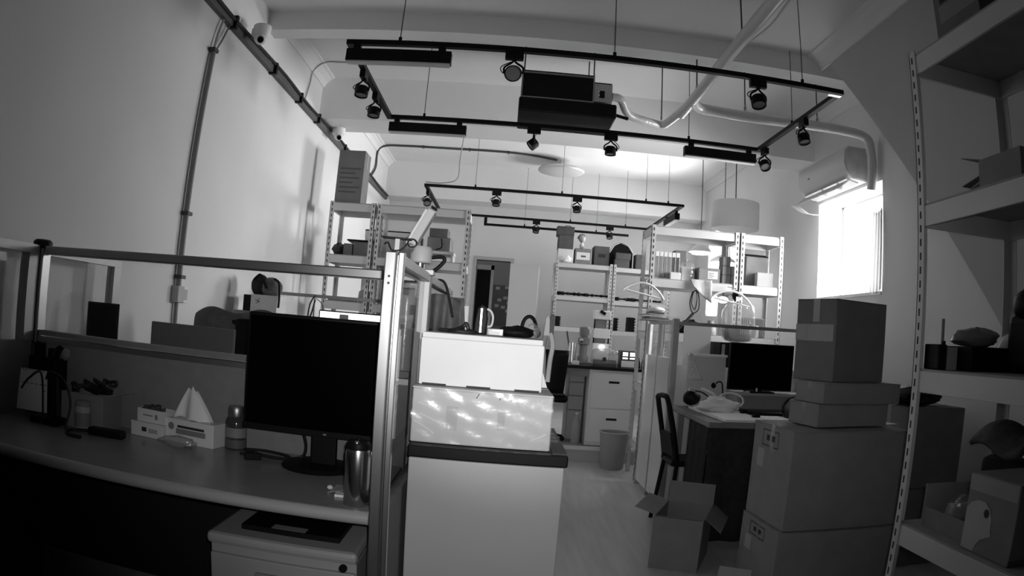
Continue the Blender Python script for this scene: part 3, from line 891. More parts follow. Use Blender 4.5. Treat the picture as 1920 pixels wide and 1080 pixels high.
# two small cartons
t = carton('small_carton', 'white small printed carton under another one on the near desk', -1.165, -1.03, 2.03, 2.115, .75, .797, WCARD, 'small cartons on the desk', tape=False, rz=math.radians(-8))
part('print', MB().box(-.02, .0, -.0432, -.0426, .018, .032), PRINT, t)
part('print', MB().box(.008, .045, -.0432, -.0426, .016, .03), GREY4, t)
t = thing('parts_tray', 'white open carton full of dark small parts on top of the small carton', 'box', (-1.09, 2.075, .798), rz=math.radians(-8))
for a in ((-.055, .055, -.035, -.033), (-.055, .055, .033, .035)):
    part('wall', MB().box(a[0], a[1], a[2], a[3], 0, .042), WCARD, t)
for a in ((-.055, -.053), (.053, .055)):
    part('wall', MB().box(a[0], a[1], -.033, .033, 0, .042), WCARD, t)
part('floor', MB().box(-.053, .053, -.033, .033, 0, .002), WCARD, t)
part('print', MB().box(-.03, .01, -.0356, -.035, .02, .024), GREY3, t)
part('print', MB().box(.02, .03, -.0356, -.035, .012, .028), GREY3, t)
pm = MB()
for i in range(14):
    pm.cbox((random.uniform(-.045, .045), random.uniform(-.025, .025), .03 + random.uniform(0, .018)), (.018, .012, .01), rz=random.uniform(0, 3), rx=random.uniform(-.6, .6))
part('small_parts', pm, DARK, t, stuff=True)
# candy bag
single('snack_bag', MB().blob((-.955, 1.975, .765), (.065, .03, .018), 18, 9, .25, 3, .7505), PBAG, 'crumpled clear snack bag lying before the tissue box', 'bag', smooth=True)
# open box of odds and ends with jar
t = thing('junk_box', 'open grey box heaped with cables on the near desk', 'box', (-1.34, 2.05, .75))
for a in ((-1.43, -1.25, 1.985, 1.99), (-1.43, -1.25, 2.105, 2.11)):
    part('wall', MB().box(a[0], a[1], a[2], a[3], .75, .862), CARD, t)
for a in ((-1.43, -1.425), (-1.255, -1.25)):
    part('wall', MB().box(a[0], a[1], 1.99, 2.105, .75, .862), CARD, t)
part('flap', MB().cbox((-1.225, 2.05, .868), (.055, .12, .003), ry=math.radians(-16)), CARD, t)
part('floor', MB().box(-1.425, -1.255, 1.99, 2.105, .75, .753), CARD, t)
cm = MB()
rr = random.Random(4)
for i in range(9):
    c = Vector((rr.uniform(-1.39, -1.29), rr.uniform(2.02, 2.08), .87 + rr.uniform(0, .03)))
    cm.tube(bez([c + Vector((rr.uniform(-.035, .035), rr.uniform(-.025, .025), rr.uniform(-.012, .015))) for _ in range(6)], 4), .006, 6)
part('cable_heap', cm, CABLE, t, smooth=True, stuff=True)
t = thing('label_jar', 'small pale jar with a printed label before the open cable box', 'jar', (-1.315, 1.955, .75))
part('body', MB().lathe([(0, 0), (.026, 0), (.028, .003), (.028, .075), (.026, .08)], (-1.315, 1.955, .75), 22), GREY4, t, smooth=True)
part('lid', MB().lathe([(.029, 0), (.029, .012), (.026, .016), (0, .016)], (-1.315, 1.955, .83), 22), GREY3, t, smooth=True)
part('label', MB().lathe([(.0284, 0), (.0284, .045)], (-1.315, 1.955, .765), 22), GREY3, t, smooth=True)
# calendar
t = thing('desk_calendar', 'pale spiral desk calendar page standing among dark clutter', 'calendar', (-1.555, 1.99, .75))
part('page', MB().cbox((-1.55, 1.985, .845), (.15, .003, .14), rx=math.radians(-12), rz=math.radians(8)), WCARD, t)
part('backing', MB().cbox((-1.55, 2.03, .825), (.15, .003, .15), rx=math.radians(14), rz=math.radians(8)), DARK, t)
gm = MB()
for r_ in range(5):
    for c_ in range(7):
        gm.cbox((-1.55 + (c_ - 3) * .019, 1.9825 + (c_ - 3) * .0026 + (r_ * .0035 - .0115) * -1 - .0055, .878 - r_ * .019 - .012), (.010, .002, .004), rx=math.radians(-12), rz=math.radians(8))
part('dates', gm, GREY3, t, stuff=True)
part('spiral', MB().tube([(-1.55 + (k / 60 - .5) * .14, 2.0 + (k / 60 - .5) * .02 + .006 * math.cos(k), .912 + .006 * math.sin(k)) for k in range(61)], .0012, 5), DARK, t, smooth=True)
# desk clutter: black power strip, cables, stand
t = thing('desk_cable', 'tangle of black cables lying on the left part of the near desk', 'cable', (-1.3, 1.9, .75))
part('cable', MB().tube(bez([(-1.46, 1.93, .90), (-1.42, 1.90, .93), (-1.36, 1.90, .91), (-1.33, 1.9, .84), (-1.34, 1.88, .757)], 6), .004, 6), CABLE, t, smooth=True)
part('cable', MB().tube(bez([(-1.55, 1.9, .86), (-1.50, 1.88, .90), (-1.46, 1.90, .92), (-1.45, 1.90, .8), (-1.46, 1.9, .757)], 6), .004, 6), CABLE, t, smooth=True)
part('adapter', MB().cbox((-1.20, 1.93, .763), (.13, .04, .025), rz=.1), BLACK, t, bevel=.006)
part('cable', MB().tube(bez([(-1.26, 1.93, .76), (-1.33, 1.9, .756), (-1.30, 1.84, .756), (-1.24, 1.83, .756)], 6), .006, 6), CABLE, t, smooth=True)
t = thing('phone_stand', 'black upright gadget stand between calendar and cable box', 'stand', (-1.46, 1.96, .75))
part('post', MB().box(-1.475, -1.445, 1.955, 1.975, .75, .96), BLACK, t, bevel=.004)
part('base', MB().box(-1.52, -1.40, 1.91, 1.98, .75, .775), BLACK, t, bevel=.006)
part('arm', MB().tube(bez([(-1.46, 1.965, .95), (-1.43, 1.96, 1.0), (-1.40, 1.955, .99)], 5), .012, 8), BLACK, t, smooth=True)
part('knob', MB().blob((-1.395, 1.955, .985), (.018, .016, .02)), GREY3, t, smooth=True)
single('black_organiser', MB().box(-1.66, -1.5, 2.075, 2.118, .75, .95).box(-1.64, -1.6, 2.08, 2.11, .95, 1.0).box(-1.57, -1.53, 2.08, 2.11, .95, .985), BLACK, 'black desk organiser block at the corner post behind the calendar', 'organiser', bevel=.004)
# monitor cable on desk
t = thing('monitor_cable', 'black cable coiled on the desk between pill bottle and monitor base', 'cable', (-.70, 2.05, .75))
part('cable', MB().tube(bez([(-.56, 2.0, .86), (-.55, 2.02, .80), (-.57, 2.03, .76), (-.64, 2.0, .756), (-.72, 2.03, .757), (-.76, 2.06, .757), (-.70, 2.08, .757), (-.62, 2.05, .757), (-.60, 2.01, .757), (-.66, 1.99, .76), (-.75, 1.99, .757)], 6), .005, 6), CABLE, t, smooth=True)
part('plug', MB().cbox((-.70, 1.965, .76), (.05, .02, .02), rz=.5), BLACK, t, bevel=.003)
# office chair whose backrest edge enters at the far left
t = thing('mesh_chair', 'dim grey office chair back at the end of the near desk', 'chair', (-1.42, 1.15, 0))
part('backrest', MB().grid(lambda s, u: (-1.62 + .42 * s, 1.24 + .05 * (2 * s - 1) ** 2, .62 + .36 * u + .03 * (1 - (2 * s - 1) ** 2)), 14, 8), CLOTHG, t, smooth=True, solid=.03)
part('seat', MB().cbox((-1.42, 1.0, .46), (.44, .42, .07)), CLOTHG, t, bevel=.03)
part('back_arm', MB().tube(bez([(-1.42, 1.12, .45), (-1.42, 1.26, .5), (-1.42, 1.27, .7)], 5), .02), BLACK, t, smooth=True)
part('column', MB().cyl((-1.42, 1.0, .08), (-1.42, 1.0, .43), .025), BLACK, t)
for k in range(5):
    a = k * 2 * PI / 5
    l_ = part('leg', MB().cyl((-1.42, 1.0, .09), (-1.42 + .22 * math.cos(a), 1.0 + .22 * math.sin(a), .05), .018, .012), BLACK, t)
    part('castor', MB().cyl((-1.42 + .22 * math.cos(a), 1.0 + .22 * math.sin(a) - .012, .025), (-1.42 + .22 * math.cos(a), 1.0 + .22 * math.sin(a) + .012, .025), .025), BLACK, l_)

# ------------------------------------------------ second workstation behind the glass
t = thing('office_desk', 'grey office desk on the far side of the near glass partition', 'desk', (-1.0, 2.5, 0))
part('top', MB().box(-1.68, -.272, 2.19, 2.78, .722, .75), DESK, t)
part('side_panel', MB().box(-1.68, -1.65, 2.2, 2.77, 0, .722), GREYP, t)
part('side_panel', MB().box(-.305, -.275, 2.2, 2.77, 0, .722), GREYP, t)


def monitor(name, label, c, w, h, rz, m_screen, zt, facing=-1, base_z=.75, group=None, thin=.022):
    """c = (x, y); screen faces local -y"""
    t = thing(name, label, 'monitor', (c[0], c[1], base_z), group, rz if rz else 1e-9)
    z1 = zt - base_z
    z0 = z1 - h
    part('bezel', MB().box(-w / 2, w / 2, 0, thin, z0, z1), BLACK, t, bevel=.003)
    part('screen', MB().box(-w / 2 + .008, w / 2 - .008, -.0015, 0, z0 + .012, z1 - .008), m_screen, t)
    part('neck', MB().box(-.025, .025, thin, thin + .02, .01, z0 + .12), BLACK, t)
    part('base', MB().box(-.09, .09, -.06, .09, 0, .01), BLACK, t, bevel=.003)
    return t


monitor('side_monitor', 'thin dark monitor turned sideways behind the glass at the corner post', (-1.615, 2.53), .14, .25, math.radians(28), SCREEN, 1.155)
single('grey_screen_panel', MB().box(-1.35, -.985, 2.49, 2.51, .75, 1.105), mat('panel_grey', .13, .6), 'plain grey back panel of a screen standing behind the glass partition', 'screen', bevel=.004)
# chair with jacket
t = thing('jacket_chair', 'office chair with a dark jacket draped over its back beyond the glass', 'chair', (-1.2, 3.35, 0))
part('backrest', MB().box(-1.45, -1.0, 3.22, 3.27, .62, 1.13), BLACK, t, bevel=.02)
part('jacket', MB().grid(lambda s, u: (-1.49 + .51 * s + .01 * math.sin(u * 9), 3.245 + (.055 + .012 * math.sin(s * 23)) * math.cos(PI * u), 1.165 - .30 * abs(2 * u - 1) ** 1.3 + .015 * math.sin(s * 11) - .03 * abs(2 * s - 1) ** 4), 28, 16), CLOTHG, t, smooth=True, solid=.012)
part('seat', MB().cbox((-1.22, 3.48, .46), (.46, .44, .07)), BLACK, t, bevel=.03)
part('back_arm', MB().tube(bez([(-1.22, 3.45, .43), (-1.22, 3.26, .47), (-1.22, 3.25, .7)], 5), .02), BLACK, t, smooth=True)
part('column', MB().cyl((-1.22, 3.48, .09), (-1.22, 3.48, .43), .025), BLACK, t)
for k in range(5):
    a = k * 2 * PI / 5
    l_ = part('leg', MB().cyl((-1.22, 3.48, .09), (-1.22 + .24 * math.cos(a), 3.48 + .24 * math.sin(a), .05), .018, .012), BLACK, t)
    part('castor', MB().cyl((-1.22 + .24 * math.cos(a), 3.48 + .24 * math.sin(a) - .012, .025), (-1.22 + .24 * math.cos(a), 3.48 + .24 * math.sin(a) + .012, .025), .025), BLACK, l_)
t = thing('black_chair', 'black chair beyond the glass half hidden by the near monitor', 'chair', (-.98, 2.93, 0))
part('backrest', MB().box(-1.16, -.80, 2.92, 2.97, .55, 1.145), BLACK, t, bevel=.02)
part('seat', MB().box(-1.15, -.81, 2.86, 3.0, .42, .48), BLACK, t, bevel=.02)
for lx in (-1.13, -.83):
    for ly in (2.85, 2.97):
        part('leg', MB().cyl((lx, ly, 0), (lx, ly, .43), .012), BLACKM, t)
# cabinet with box and bag
t = thing('side_cabinet', 'grey cabinet by the left wall under the white carton and bag', 'cabinet', (-1.58, 4.55, 0))
part('body', MB().box(-1.74, -1.42, 4.36, 4.74, 0, 1.165), GREY3, t)
d_ = part('door', MB().box(-1.735, -1.425, 4.345, 4.36, .04, 1.15), GREY3, t, bevel=.003)
part('handle', MB().box(-1.455, -1.445, 4.33, 4.345, .6, .7), ALU, d_)
t = thing('display_carton', 'white carton with a dark side and a small ink drawing, under the dark bag', 'box', (-1.58, 4.5, 1.165))
part('body', MB().box(-1.64, -1.455, 4.40, 4.6, 1.165, 1.275), WCARD, t, bevel=.002)
part('dark_side', MB().box(-1.70, -1.64, 4.42, 4.6, 1.165, 1.27), BLACK, t)
part('print', MB().cbox((-1.59, 4.3995, 1.235), (.035, .001, .004), ry=.3).cbox((-1.59, 4.3995, 1.225), (.03, .001, .004), ry=-.5).cbox((-1.585, 4.3995, 1.245), (.02, .001, .003), ry=-1), PRINT, t)
t = thing('shoulder_bag', 'dark rounded shoulder bag sitting on the white carton', 'bag', (-1.58, 4.5, 1.275))
part('body', MB().blob((-1.615, 4.50, 1.335), (.062, .07, .075), 18, 10, .04, 1, 1.276), CLOTHD, t, smooth=True)
part('pocket', MB().blob((-1.535, 4.50, 1.328), (.075, .075, .068), 18, 10, .04, 5, 1.276), CLOTHG, t, smooth=True)
part('strap', MB().tube(bez([(-1.64, 4.43, 1.37), (-1.60, 4.43, 1.405), (-1.57, 4.425, 1.37), (-1.545, 4.42, 1.32)], 6), .009, 8), BLACK, t, smooth=True)
part('strap', MB().tube(bez([(-1.50, 4.44, 1.385), (-1.465, 4.44, 1.36), (-1.445, 4.41, 1.27), (-1.443, 4.40, 1.20)], 6), .008, 8), BLACK, t, smooth=True)
t = thing('cable_hook', 'cable loop hanging on a thin post beside the dark bag', 'cable', (-1.33, 4.875, .0))
part('post', MB().box(-1.335, -1.325, 4.873, 4.883, 0, 1.30), ALUD, t)
part('loop', MB().tube(bez([(-1.33, 4.876, 1.31), (-1.36, 4.876, 1.25), (-1.37, 4.876, 1.16), (-1.35, 4.876, 1.17), (-1.325, 4.876, 1.28)], 6), .006, 6), DARK, t, smooth=True)
part('loop', MB().tube(bez([(-1.32, 4.876, 1.29), (-1.27, 4.876, 1.25), (-1.265, 4.876, 1.18), (-1.31, 4.876, 1.12)], 6), .003, 6), DARK, t, smooth=True)
# desk and lit monitor
t = thing('office_desk', 'grey office desk of the middle row under the lit screen', 'desk', (-.9, 4.55, 0))
part('top', MB().box(-1.40, -.272, 4.25, 4.87, .722, .75), DESK, t)
part('side_panel', MB().box(-1.40, -1.37, 4.28, 4.85, 0, .722), GREYP, t)
part('side_panel', MB().box(-.305, -.275, 4.28, 4.85, 0, .722), GREYP, t)
t = monitor('lit_monitor', 'black-framed monitor with a glowing white screen beyond the near monitor', (-.93, 4.5), .52, .31, 0, LIT, 1.213)
part('window_on_screen', MB().box(-.12, -.06, -.0022, -.0015, .40, .444), GREY4, t)

# ================================================================== FRIDGE AND BOXES
t = thing('mini_fridge', 'white mini fridge with a black top standing beside the aluminium partition', 'fridge', (-.015, 2.05, 0))
part('body', MB().box(-.215, .185, 1.86, 2.30, .02, .835), FRIDGE, t)
part('door', MB().box(-.218, .188, 1.822, 1.855, .03, .842), FRIDGE, t, bevel=.004)
part('top', MB().box(-.22, .195, 1.81, 2.32, .845, .876), BLACK, t, bevel=.004)
tp = part('top_panel', MB().box(.155, .193, 1.83, 2.31, .876, .879), DARK, t)
for yy in (2.02, 2.09, 2.16):
    part('sticker', MB().box(.163, .185, yy, yy + .045, .879, .8795), GREY3, tp)
for (x, y) in ((-.19, 1.88), (.16, 1.88), (-.19, 2.27), (.16, 2.27)):
    part('foot', MB().cyl((x, y, 0), (x, y, .02), .015, n=10), BLACK, t)
# lower wrapped carton
t = thing('wrapped_carton', 'white carton wrapped in shiny clear film on top of the fridge', 'box', (-.03, 2.06, .877))
part('body', MB().box(-.222, .148, 1.862, 2.26, .877, 1.022), WCARD2, t, bevel=.004)
part('flap', MB().box(-.222, .148, 1.862, 2.055, 1.022, 1.026), WCARD2, t)
part('flap', MB().box(-.222, .148, 2.06, 2.26, 1.022, 1.026), WCARD2, t)
wv = MB()
wv.grid(lambda s, u: (-.2235 + .373 * s, 1.859 - .002 * abs(math.sin(s * 17 + 4 * u)) - .0015 * abs(math.sin(u * 11 + s * 7)), .880 + .145 * u), 40, 16)
part('film', wv, FILM, t, smooth=True)
for (xa, za, xb, zb) in ((-.205, .985, -.15, .962), (-.20, .955, -.14, .93), (-.215, .935, -.16, .905), (-.19, 1.015, -.165, 1.0), (-.15, 1.018, -.11, .995), (.06, 1.0, .075, .985), (.09, 1.018, .075, 1.0), (.12, 1.015, .10, .99), (.14, 1.012, .125, .995), (.095, .905, .135, .925)):
    part('wrinkle_glint', MB().tube(bez([(xa, 1.856, za), ((xa + xb) / 2 + .004, 1.853, (za + zb) / 2), (xb, 1.856, zb)], 5), .0016, 6), WRINK, t, smooth=True)
part('print', MB().box(-.13, -.10, 1.8612, 1.8618, .915, .98), mat('faint_print', .42, .7), t)
part('print', MB().box(.005, .025, 1.8612, 1.8618, .925, .975), mat('faint_print', .42, .7), t)
for x in (-.05, .01):
    part('print_mark', MB().cbox((x, 1.8615, 1.012), (.003, .001, .014), ry=.5), PRINT, t)
# upper carton
t = thing('white_carton', 'plain white carton with a lid standing on the film-wrapped one', 'box', (-.06, 2.1, 1.028))
part('body', MB().box(-.215, .118, 1.915, 2.30, 1.028, 1.155), WCARD, t, bevel=.003)
part('lid', MB().box(-.213, .113, 1.913, 2.302, 1.155, 1.170), WCARD, t, bevel=.002)
part('corner_flap', MB().prism([(.118, 1.028), (.145, 1.028), (.12, 1.10), (.118, 1.12)], 'y', 2.1, 2.29), WCARD, t)
for xa, xb in ((-.205, -.14), (-.085, -.02), (.045, .112)):
    part('gap', MB().box(xa, xb, 1.9135, 1.915, 1.028, 1.033), PRINT, t)
# things on the white carton
t = thing('clothes_iron', 'small black and white iron standing upright on the white carton', 'iron', (-.05, 2.22, 1.17))
part('sole', MB().prism([(-.088, 1.17), (-.05, 1.17), (-.046, 1.22), (-.052, 1.255), (-.066, 1.264), (-.08, 1.25), (-.086, 1.21)], 'y', 2.19, 2.235), BLACK, t, bevel=.004)
part('stripe', MB().box(-.069, -.064, 2.1865, 2.19, 1.176, 1.25), ALU, t)
part('handle', MB().tube(bez([(-.05, 2.21, 1.25), (-.038, 2.21, 1.243), (-.031, 2.21, 1.225), (-.034, 2.21, 1.2), (-.046, 2.21, 1.195)], 5), .0035, 8), WHITE, t, smooth=True)
t = thing('clear_case', 'clear plastic case with a white label on the white carton', 'case', (-.02, 2.17, 1.17))
part('shell', MB().box(-.045, .005, 2.13, 2.2, 1.17, 1.192), PCASE, t, bevel=.003)
part('label', MB().box(-.038, -.006, 2.1285, 2.1295, 1.173, 1.184), WHITEP, t)
single('black_pouch', MB().blob((.045, 2.18, 1.184), (.055, .03, .02), 20, 9, .15, 8, 1.17), BLACK, 'limp black pouch lying on the white carton', 'pouch', smooth=True)
single('clear_pouch', MB().blob((.095, 2.23, 1.19), (.022, .025, .025), 14, 8, .15, 2, 1.17), PBAG, 'little clear bag beside the black pouch', 'bag', smooth=True)
single('cable_bundle', MB().tube(bez([(-.19, 2.16, 1.176), (-.15, 2.15, 1.177), (-.12, 2.17, 1.19), (-.11, 2.17, 1.20), (-.10, 2.17, 1.18), (-.08, 2.14, 1.176), (-.14, 2.13, 1.176), (-.18, 2.18, 1.176)], 6), .006, 7), CABLE, 'black cable bundle at the back of the white carton top', 'cable', smooth=True)
t = thing('headphones', 'black arched headphones lying on the white carton', 'headphones', (.085, 2.28, 1.17))
part('band', MB().tube([(.085 + .022 * math.cos(a), 2.28, 1.20 + .038 * math.sin(a)) for a in [PI * k / 12 for k in range(13)]], .006, 8), BLACK, t, smooth=True)
part('ear_cup', MB().cyl((.060, 2.27, 1.185), (.060, 2.29, 1.185), .0145), BLACK, t, smooth=True)
part('ear_cup', MB().cyl((.110, 2.27, 1.185), (.110, 2.29, 1.185), .0145), BLACK, t, smooth=True)
t = thing('pliers', 'grey pliers with long handles leaning on the edge of the white carton', 'pliers', (.15, 2.33, 1.028))
part('jaw', MB().prism([(.135, 1.18), (.155, 1.18), (.153, 1.235), (.146, 1.25), (.139, 1.235)], 'y', 2.31, 2.325), GREY4, t, bevel=.002)
part('jaw', MB().prism([(.15, 1.185), (.168, 1.185), (.168, 1.25), (.158, 1.252), (.152, 1.23)], 'y', 2.312, 2.327), DARK, t, bevel=.002)
part('handle', MB().tube(bez([(.145, 2.318, 1.19), (.138, 2.318, 1.15), (.142, 2.318, 1.10), (.145, 2.318, 1.03)], 5), .008, 8), GREY3, t, smooth=True)
part('handle', MB().tube(bez([(.158, 2.318, 1.19), (.168, 2.318, 1.15), (.163, 2.318, 1.10), (.16, 2.318, 1.03)], 5), .008, 8), CLOTHL, t, smooth=True)
# lamp and things clamped to the fridge partition
t = thing('clamp_lamp', 'slim white desk lamp with a flat raised head clamped on the aluminium partition', 'lamp', (-.245, 2.155, 1.30))
part('clamp', MB().box(-.272, -.218, 2.13, 2.18, 1.337, 1.353), WHITE, t, bevel=.003)
part('foot', MB().lathe([(.03, 0), (.034, .004), (.034, .04), (.028, .05), (0, .05)], (-.262, 2.15, 1.372), 20), mat('lamp_foot', .5, .5), t, smooth=True)
part('stem', MB().cyl((-.262, 2.15, 1.353), (-.262, 2.15, 1.374), .012), ALU, t)
part('head', MB().cbox((-.268, 2.15, 1.475), (.026, .05, .135), ry=math.radians(26)), mat('lamp_head', .55, .4), t, bevel=.004)
part('light_strip', MB().cbox((-.2845, 2.147, 1.475), (.006, .046, .132), ry=math.radians(26)), WHITE, t)
part('tip', MB().cbox((-.235, 2.15, 1.543), (.016, .04, .006), ry=math.radians(26)), BLACK, t)
part('cord', MB().tube(bez([(-.235, 2.15, 1.39), (-.20, 2.15, 1.395), (-.19, 2.15, 1.385), (-.21, 2.15, 1.36), (-.235, 2.15, 1.342)], 6), .006, 7), BLACK, t, smooth=True)
t = thing('post_hook', 'black wire hook holder stuck on top of the aluminium post', 'hook', (-.245, 1.55, 1.345))
part('plate', MB().cbox((-.247, 1.55, 1.375), (.065, .03, .003), ry=.03), BLACK, t)
part('wire', MB().tube(bez([(-.273, 1.545, 1.36), (-.265, 1.545, 1.364), (-.255, 1.545, 1.348), (-.235, 1.545, 1.350), (-.222, 1.545, 1.364)], 5), .002, 6), BLACK, t, smooth=True)
part('stand', MB().box(-.249, -.239, 1.545, 1.555, 1.345, 1.374), GREY4, t)
part('ring', MB().tube([(-.211 + .010 * math.cos(a), 1.545, 1.366 + .009 * math.sin(a)) for a in [k * PI / 8 for k in range(16)]], .002, 6, closed=True), BLACK, t, smooth=True)
# bag hanging from partition
t = thing('tote_bag', 'grey cloth tote bag hanging over the far partition rail', 'bag', (-.24, 2.7, 1.0))
part('body', MB().grid(lambda s, u: (-.325 + .165 * s + (s - .5) * .06 * u, 2.58 + .03 * math.sin(s * 21 + 2 * u) * (.35 + u) + .05 * (2 * s - 1) ** 2, 1.30 - .02 * (2 * s - 1) ** 2 - .29 * u), 48, 14), TOTE, t, smooth=True, solid=.006)
part('back_panel', MB().grid(lambda s, u: (-.32 + .16 * s + (s - .5) * .05 * u, 2.84 + .018 * math.sin(s * 13 + 1) * (.3 + u), 1.30 - .29 * u), 30, 10), TOTE, t, smooth=True, solid=.006)
part('handle', MB().tube(bez([(-.30, 2.56, 1.28), (-.275, 2.59, 1.33), (-.245, 2.61, 1.352), (-.215, 2.59, 1.33), (-.18, 2.545, 1.22)], 6), .005, 8), CLOTHD, t, smooth=True)
# wrapped roll seen through the side glass
t = thing('wrapped_roll', 'tall film-wrapped roll standing behind the side glass on the second desk', 'roll', (-.335, 2.45, .75))
part('roll', MB().lathe([(0, .0), (.038, .0), (.038, .53), (0, .53)], (-.335, 2.45, .75), 24), GREY4, t, smooth=True)
part('film', MB().lathe([(.041, .02), (.044, .12), (.041, .25), (.043, .4), (.041, .52)], (-.335, 2.45, .75), 24), FILM, t, smooth=True)


# ================================================================== LEFT RACK CONTENTS
t = thing('printed_carton', 'tall printed cardboard carton standing on top of the left rack', 'box', (-1.44, 6.2, 2.164))
part('body', MB().box(-1.56, -1.32, 6.06, 6.32, 2.164, 2.64), CARDD, t, bevel=.003)
part('flap', MB().box(-1.56, -1.32, 6.06, 6.188, 2.64, 2.644), CARDD, t)
part('flap', MB().box(-1.56, -1.32, 6.192, 6.32, 2.64, 2.644), CARDD, t)
part('side_tape', MB().box(-1.3195, -1.319, 6.17, 6.21, 2.5, 2.64), TAPE, t)
for k in range(6):
    part('print_line', MB().box(-1.535, -1.535 + (.19, .14, .18, .12, .19, .16)[k], 6.0592, 6.0598, 2.47 - k * .042, 2.485 - k * .042), PRINTG, t)
single('dark_crate', MB().blob((-1.50, 6.2, 1.76), (.06, .1, .06), 16, 8, .2, 4, 1.709), DARK, 'dark crumpled bag on the second shelf of the left rack', 'bag', smooth=True)
carton('shelf_carton', 'dark small carton beside the crumpled bag on the left rack', -1.43, -1.35, 6.05, 6.25, 1.709, 1.81, CARDD)
t = carton('shelf_carton', 'dark wide carton with a black lid on the second shelf of the left rack', -1.34, -1.19, 6.05, 6.35, 1.709, 1.83, CARDD, tape=False)
single('flat_tray', MB().cbox((-1.29, 6.2, 1.843), (.24, .3, .012), rz=.05), BLACK, 'flat black tray lying over the dark cartons', 'tray', bevel=.002)
t = thing('folding_stand', 'small white slotted stand with a sloping brace behind the left rack', 'stand', (-1.1, 6.62, .135))
part('upright', MB().box(-1.36, -1.325, 6.62, 6.64, .135, 2.0), RACK, t)
part('upright', MB().box(-.965, -.93, 6.62, 6.64, .135, 2.0), RACK, t)
part('beam', MB().box(-1.36, -.93, 6.60, 6.62, 1.93, 2.0), RACK, t)
part('board', MB().box(-1.36, -.93, 6.60, 6.9, 2.0, 2.012), BLACK, t)
part('panel', MB().box(-1.325, -.965, 6.625, 6.635, 1.6, 1.93), GREY4, t)
part('brace', MB().prism([(-.93, 2.0), (-.93, 1.93), (-.70, 1.76), (-.70, 1.81)], 'y', 6.60, 6.615), RACK, t)
t = carton('grey_carton', 'grey carton with a trailing strap on the second shelf of the left rack', -.70, -.50, 6.08, 6.34, 1.80, 1.92, CARD, tape=False)
part('strap', MB().tube(bez([(.02, -.135, .11), (.03, -.14, .06), (.025, -.142, .03), (-.02, -.138, .012)], 6), .005, 6), BLACK, t, smooth=True)
carton('grey_carton', 'dark carton stacked on the grey carton in the left rack', -.69, -.53, 6.1, 6.32, 1.924, 2.0, CARDD, tape=False)
t = thing('shelf_riser', 'small white riser under the grey cartons in the left rack', 'riser', (-.6, 6.2, 1.709))
part('top', MB().box(-.74, -.46, 6.04, 6.36, 1.775, 1.797), RACK, t)
part('leg', MB().box(-.735, -.715, 6.05, 6.35, 1.709, 1.775), RACK, t)
part('leg', MB().box(-.485, -.465, 6.05, 6.35, 1.709, 1.775), RACK, t)
single('folded_bag', MB().blob((-.83, 6.15, 1.80), (.09, .1, .14), 20, 12, .2, 9, 1.709), CLOTHL, 'pale folded bag standing on the second shelf of the left rack', 'bag', smooth=True)
single('grey_device', MB().box(-.90, -.76, 6.29, 6.39, 1.709, 1.93), GREY3, 'grey boxy device behind the pale folded bag', 'device', bevel=.01)
single('white_router', MB().box(-1.09, -1.0, 6.05, 6.2, 1.709, 1.76), GREY3, 'low grey router box on the second shelf of the left rack', 'router', bevel=.005)
single('pale_paddle', MB().lathe([(0, 0), (.05, 0), (.055, .05), (.05, .10), (.02, .115), (0, .118)], (-1.235, 6.2, 1.309), 20), GREY4, 'rounded pale gadget on the third shelf of the left rack', 'gadget', smooth=True)
for k, (x, h, m_) in enumerate(((-1.06, .20, DARK), (-.99, .24, GREY3), (-.90, .22, DARK), (-.82, .18, GREY4))):
    single('document_box', MB().box(x, x + .055, 6.06, 6.3, 1.309, 1.309 + h), m_, ('black upright file box on the third shelf of the left rack, first of the row', 'grey upright file box second in the row on the left rack', 'black upright file box third in the row on the left rack', 'pale upright file box closing the row on the left rack')[k], 'file box', 'file boxes on the left rack', bevel=.003)
single('paper_pile', MB().box(-1.53, -1.3, 6.05, 6.3, 1.309, 1.33).box(-1.5, -1.32, 6.07, 6.28, 1.33, 1.345), GREY3, 'flat pile of papers on the third shelf of the left rack', 'papers')

# ================================================================== BACK RACK CONTENTS
zt_ = 2.099
BG = 'cartons on the back rack'
carton('rack_carton', 'pale carton at the bottom of the pile on the back rack end', .665, .87, 9.38, 9.68, zt_, 2.285, WCARD, BG)
carton('rack_carton', 'grey carton in the middle of the pile on the back rack end', .665, .86, 9.38, 9.68, 2.286, 2.47, CARDK, BG)
t = carton('rack_carton', 'dark carton with a handle on top of the pile on the back rack', .64, .87, 9.44, 9.66, 2.471, 2.595, CARDK, BG, tape=False)
part('handle', MB().tube([(.03 + .05 * math.cos(a), -.05, .122 + .02 * math.sin(a)) for a in [PI * k / 10 for k in range(11)]], .005, 6), DARK, t, smooth=True)
single('white_bundle', MB().blob((.77, 9.355, 2.15), (.075, .03, .045), 18, 8, .2, 11, zt_), WHITEP, 'white crumpled bundle before the pile of cartons on the back rack', 'bundle', smooth=True)
t = carton('labelled_carton', 'white carton with a dark frame and printed word on the back rack', .895, 1.11, 9.40, 9.66, zt_, 2.31, GREY3, BG, tape=False)
part('front_label', MB().box(-.09, .09, -.1318, -.1305, .06, .16), WHITEP, t)
part('print', MB().box(-.03, .035, -.1325, -.1318, .095, .118), PRINTG, t)
t = thing('toy_doll', 'small pale doll sitting on the labelled carton of the back rack', 'doll', (.985, 9.5, 2.314))
part('body', MB().blob((.985, 9.5, 2.36), (.03, .03, .046), 14, 8, .05, 1, 2.314), WHITE, t, smooth=True)
part('head', MB().blob((.985, 9.49, 2.45), (.046, .042, .05), 16, 10, .05, 2), GREY4, t, smooth=True)
part('hair', MB().blob((.985, 9.52, 2.47), (.055, .045, .05), 16, 10, .15, 3), GREY3, t, smooth=True)
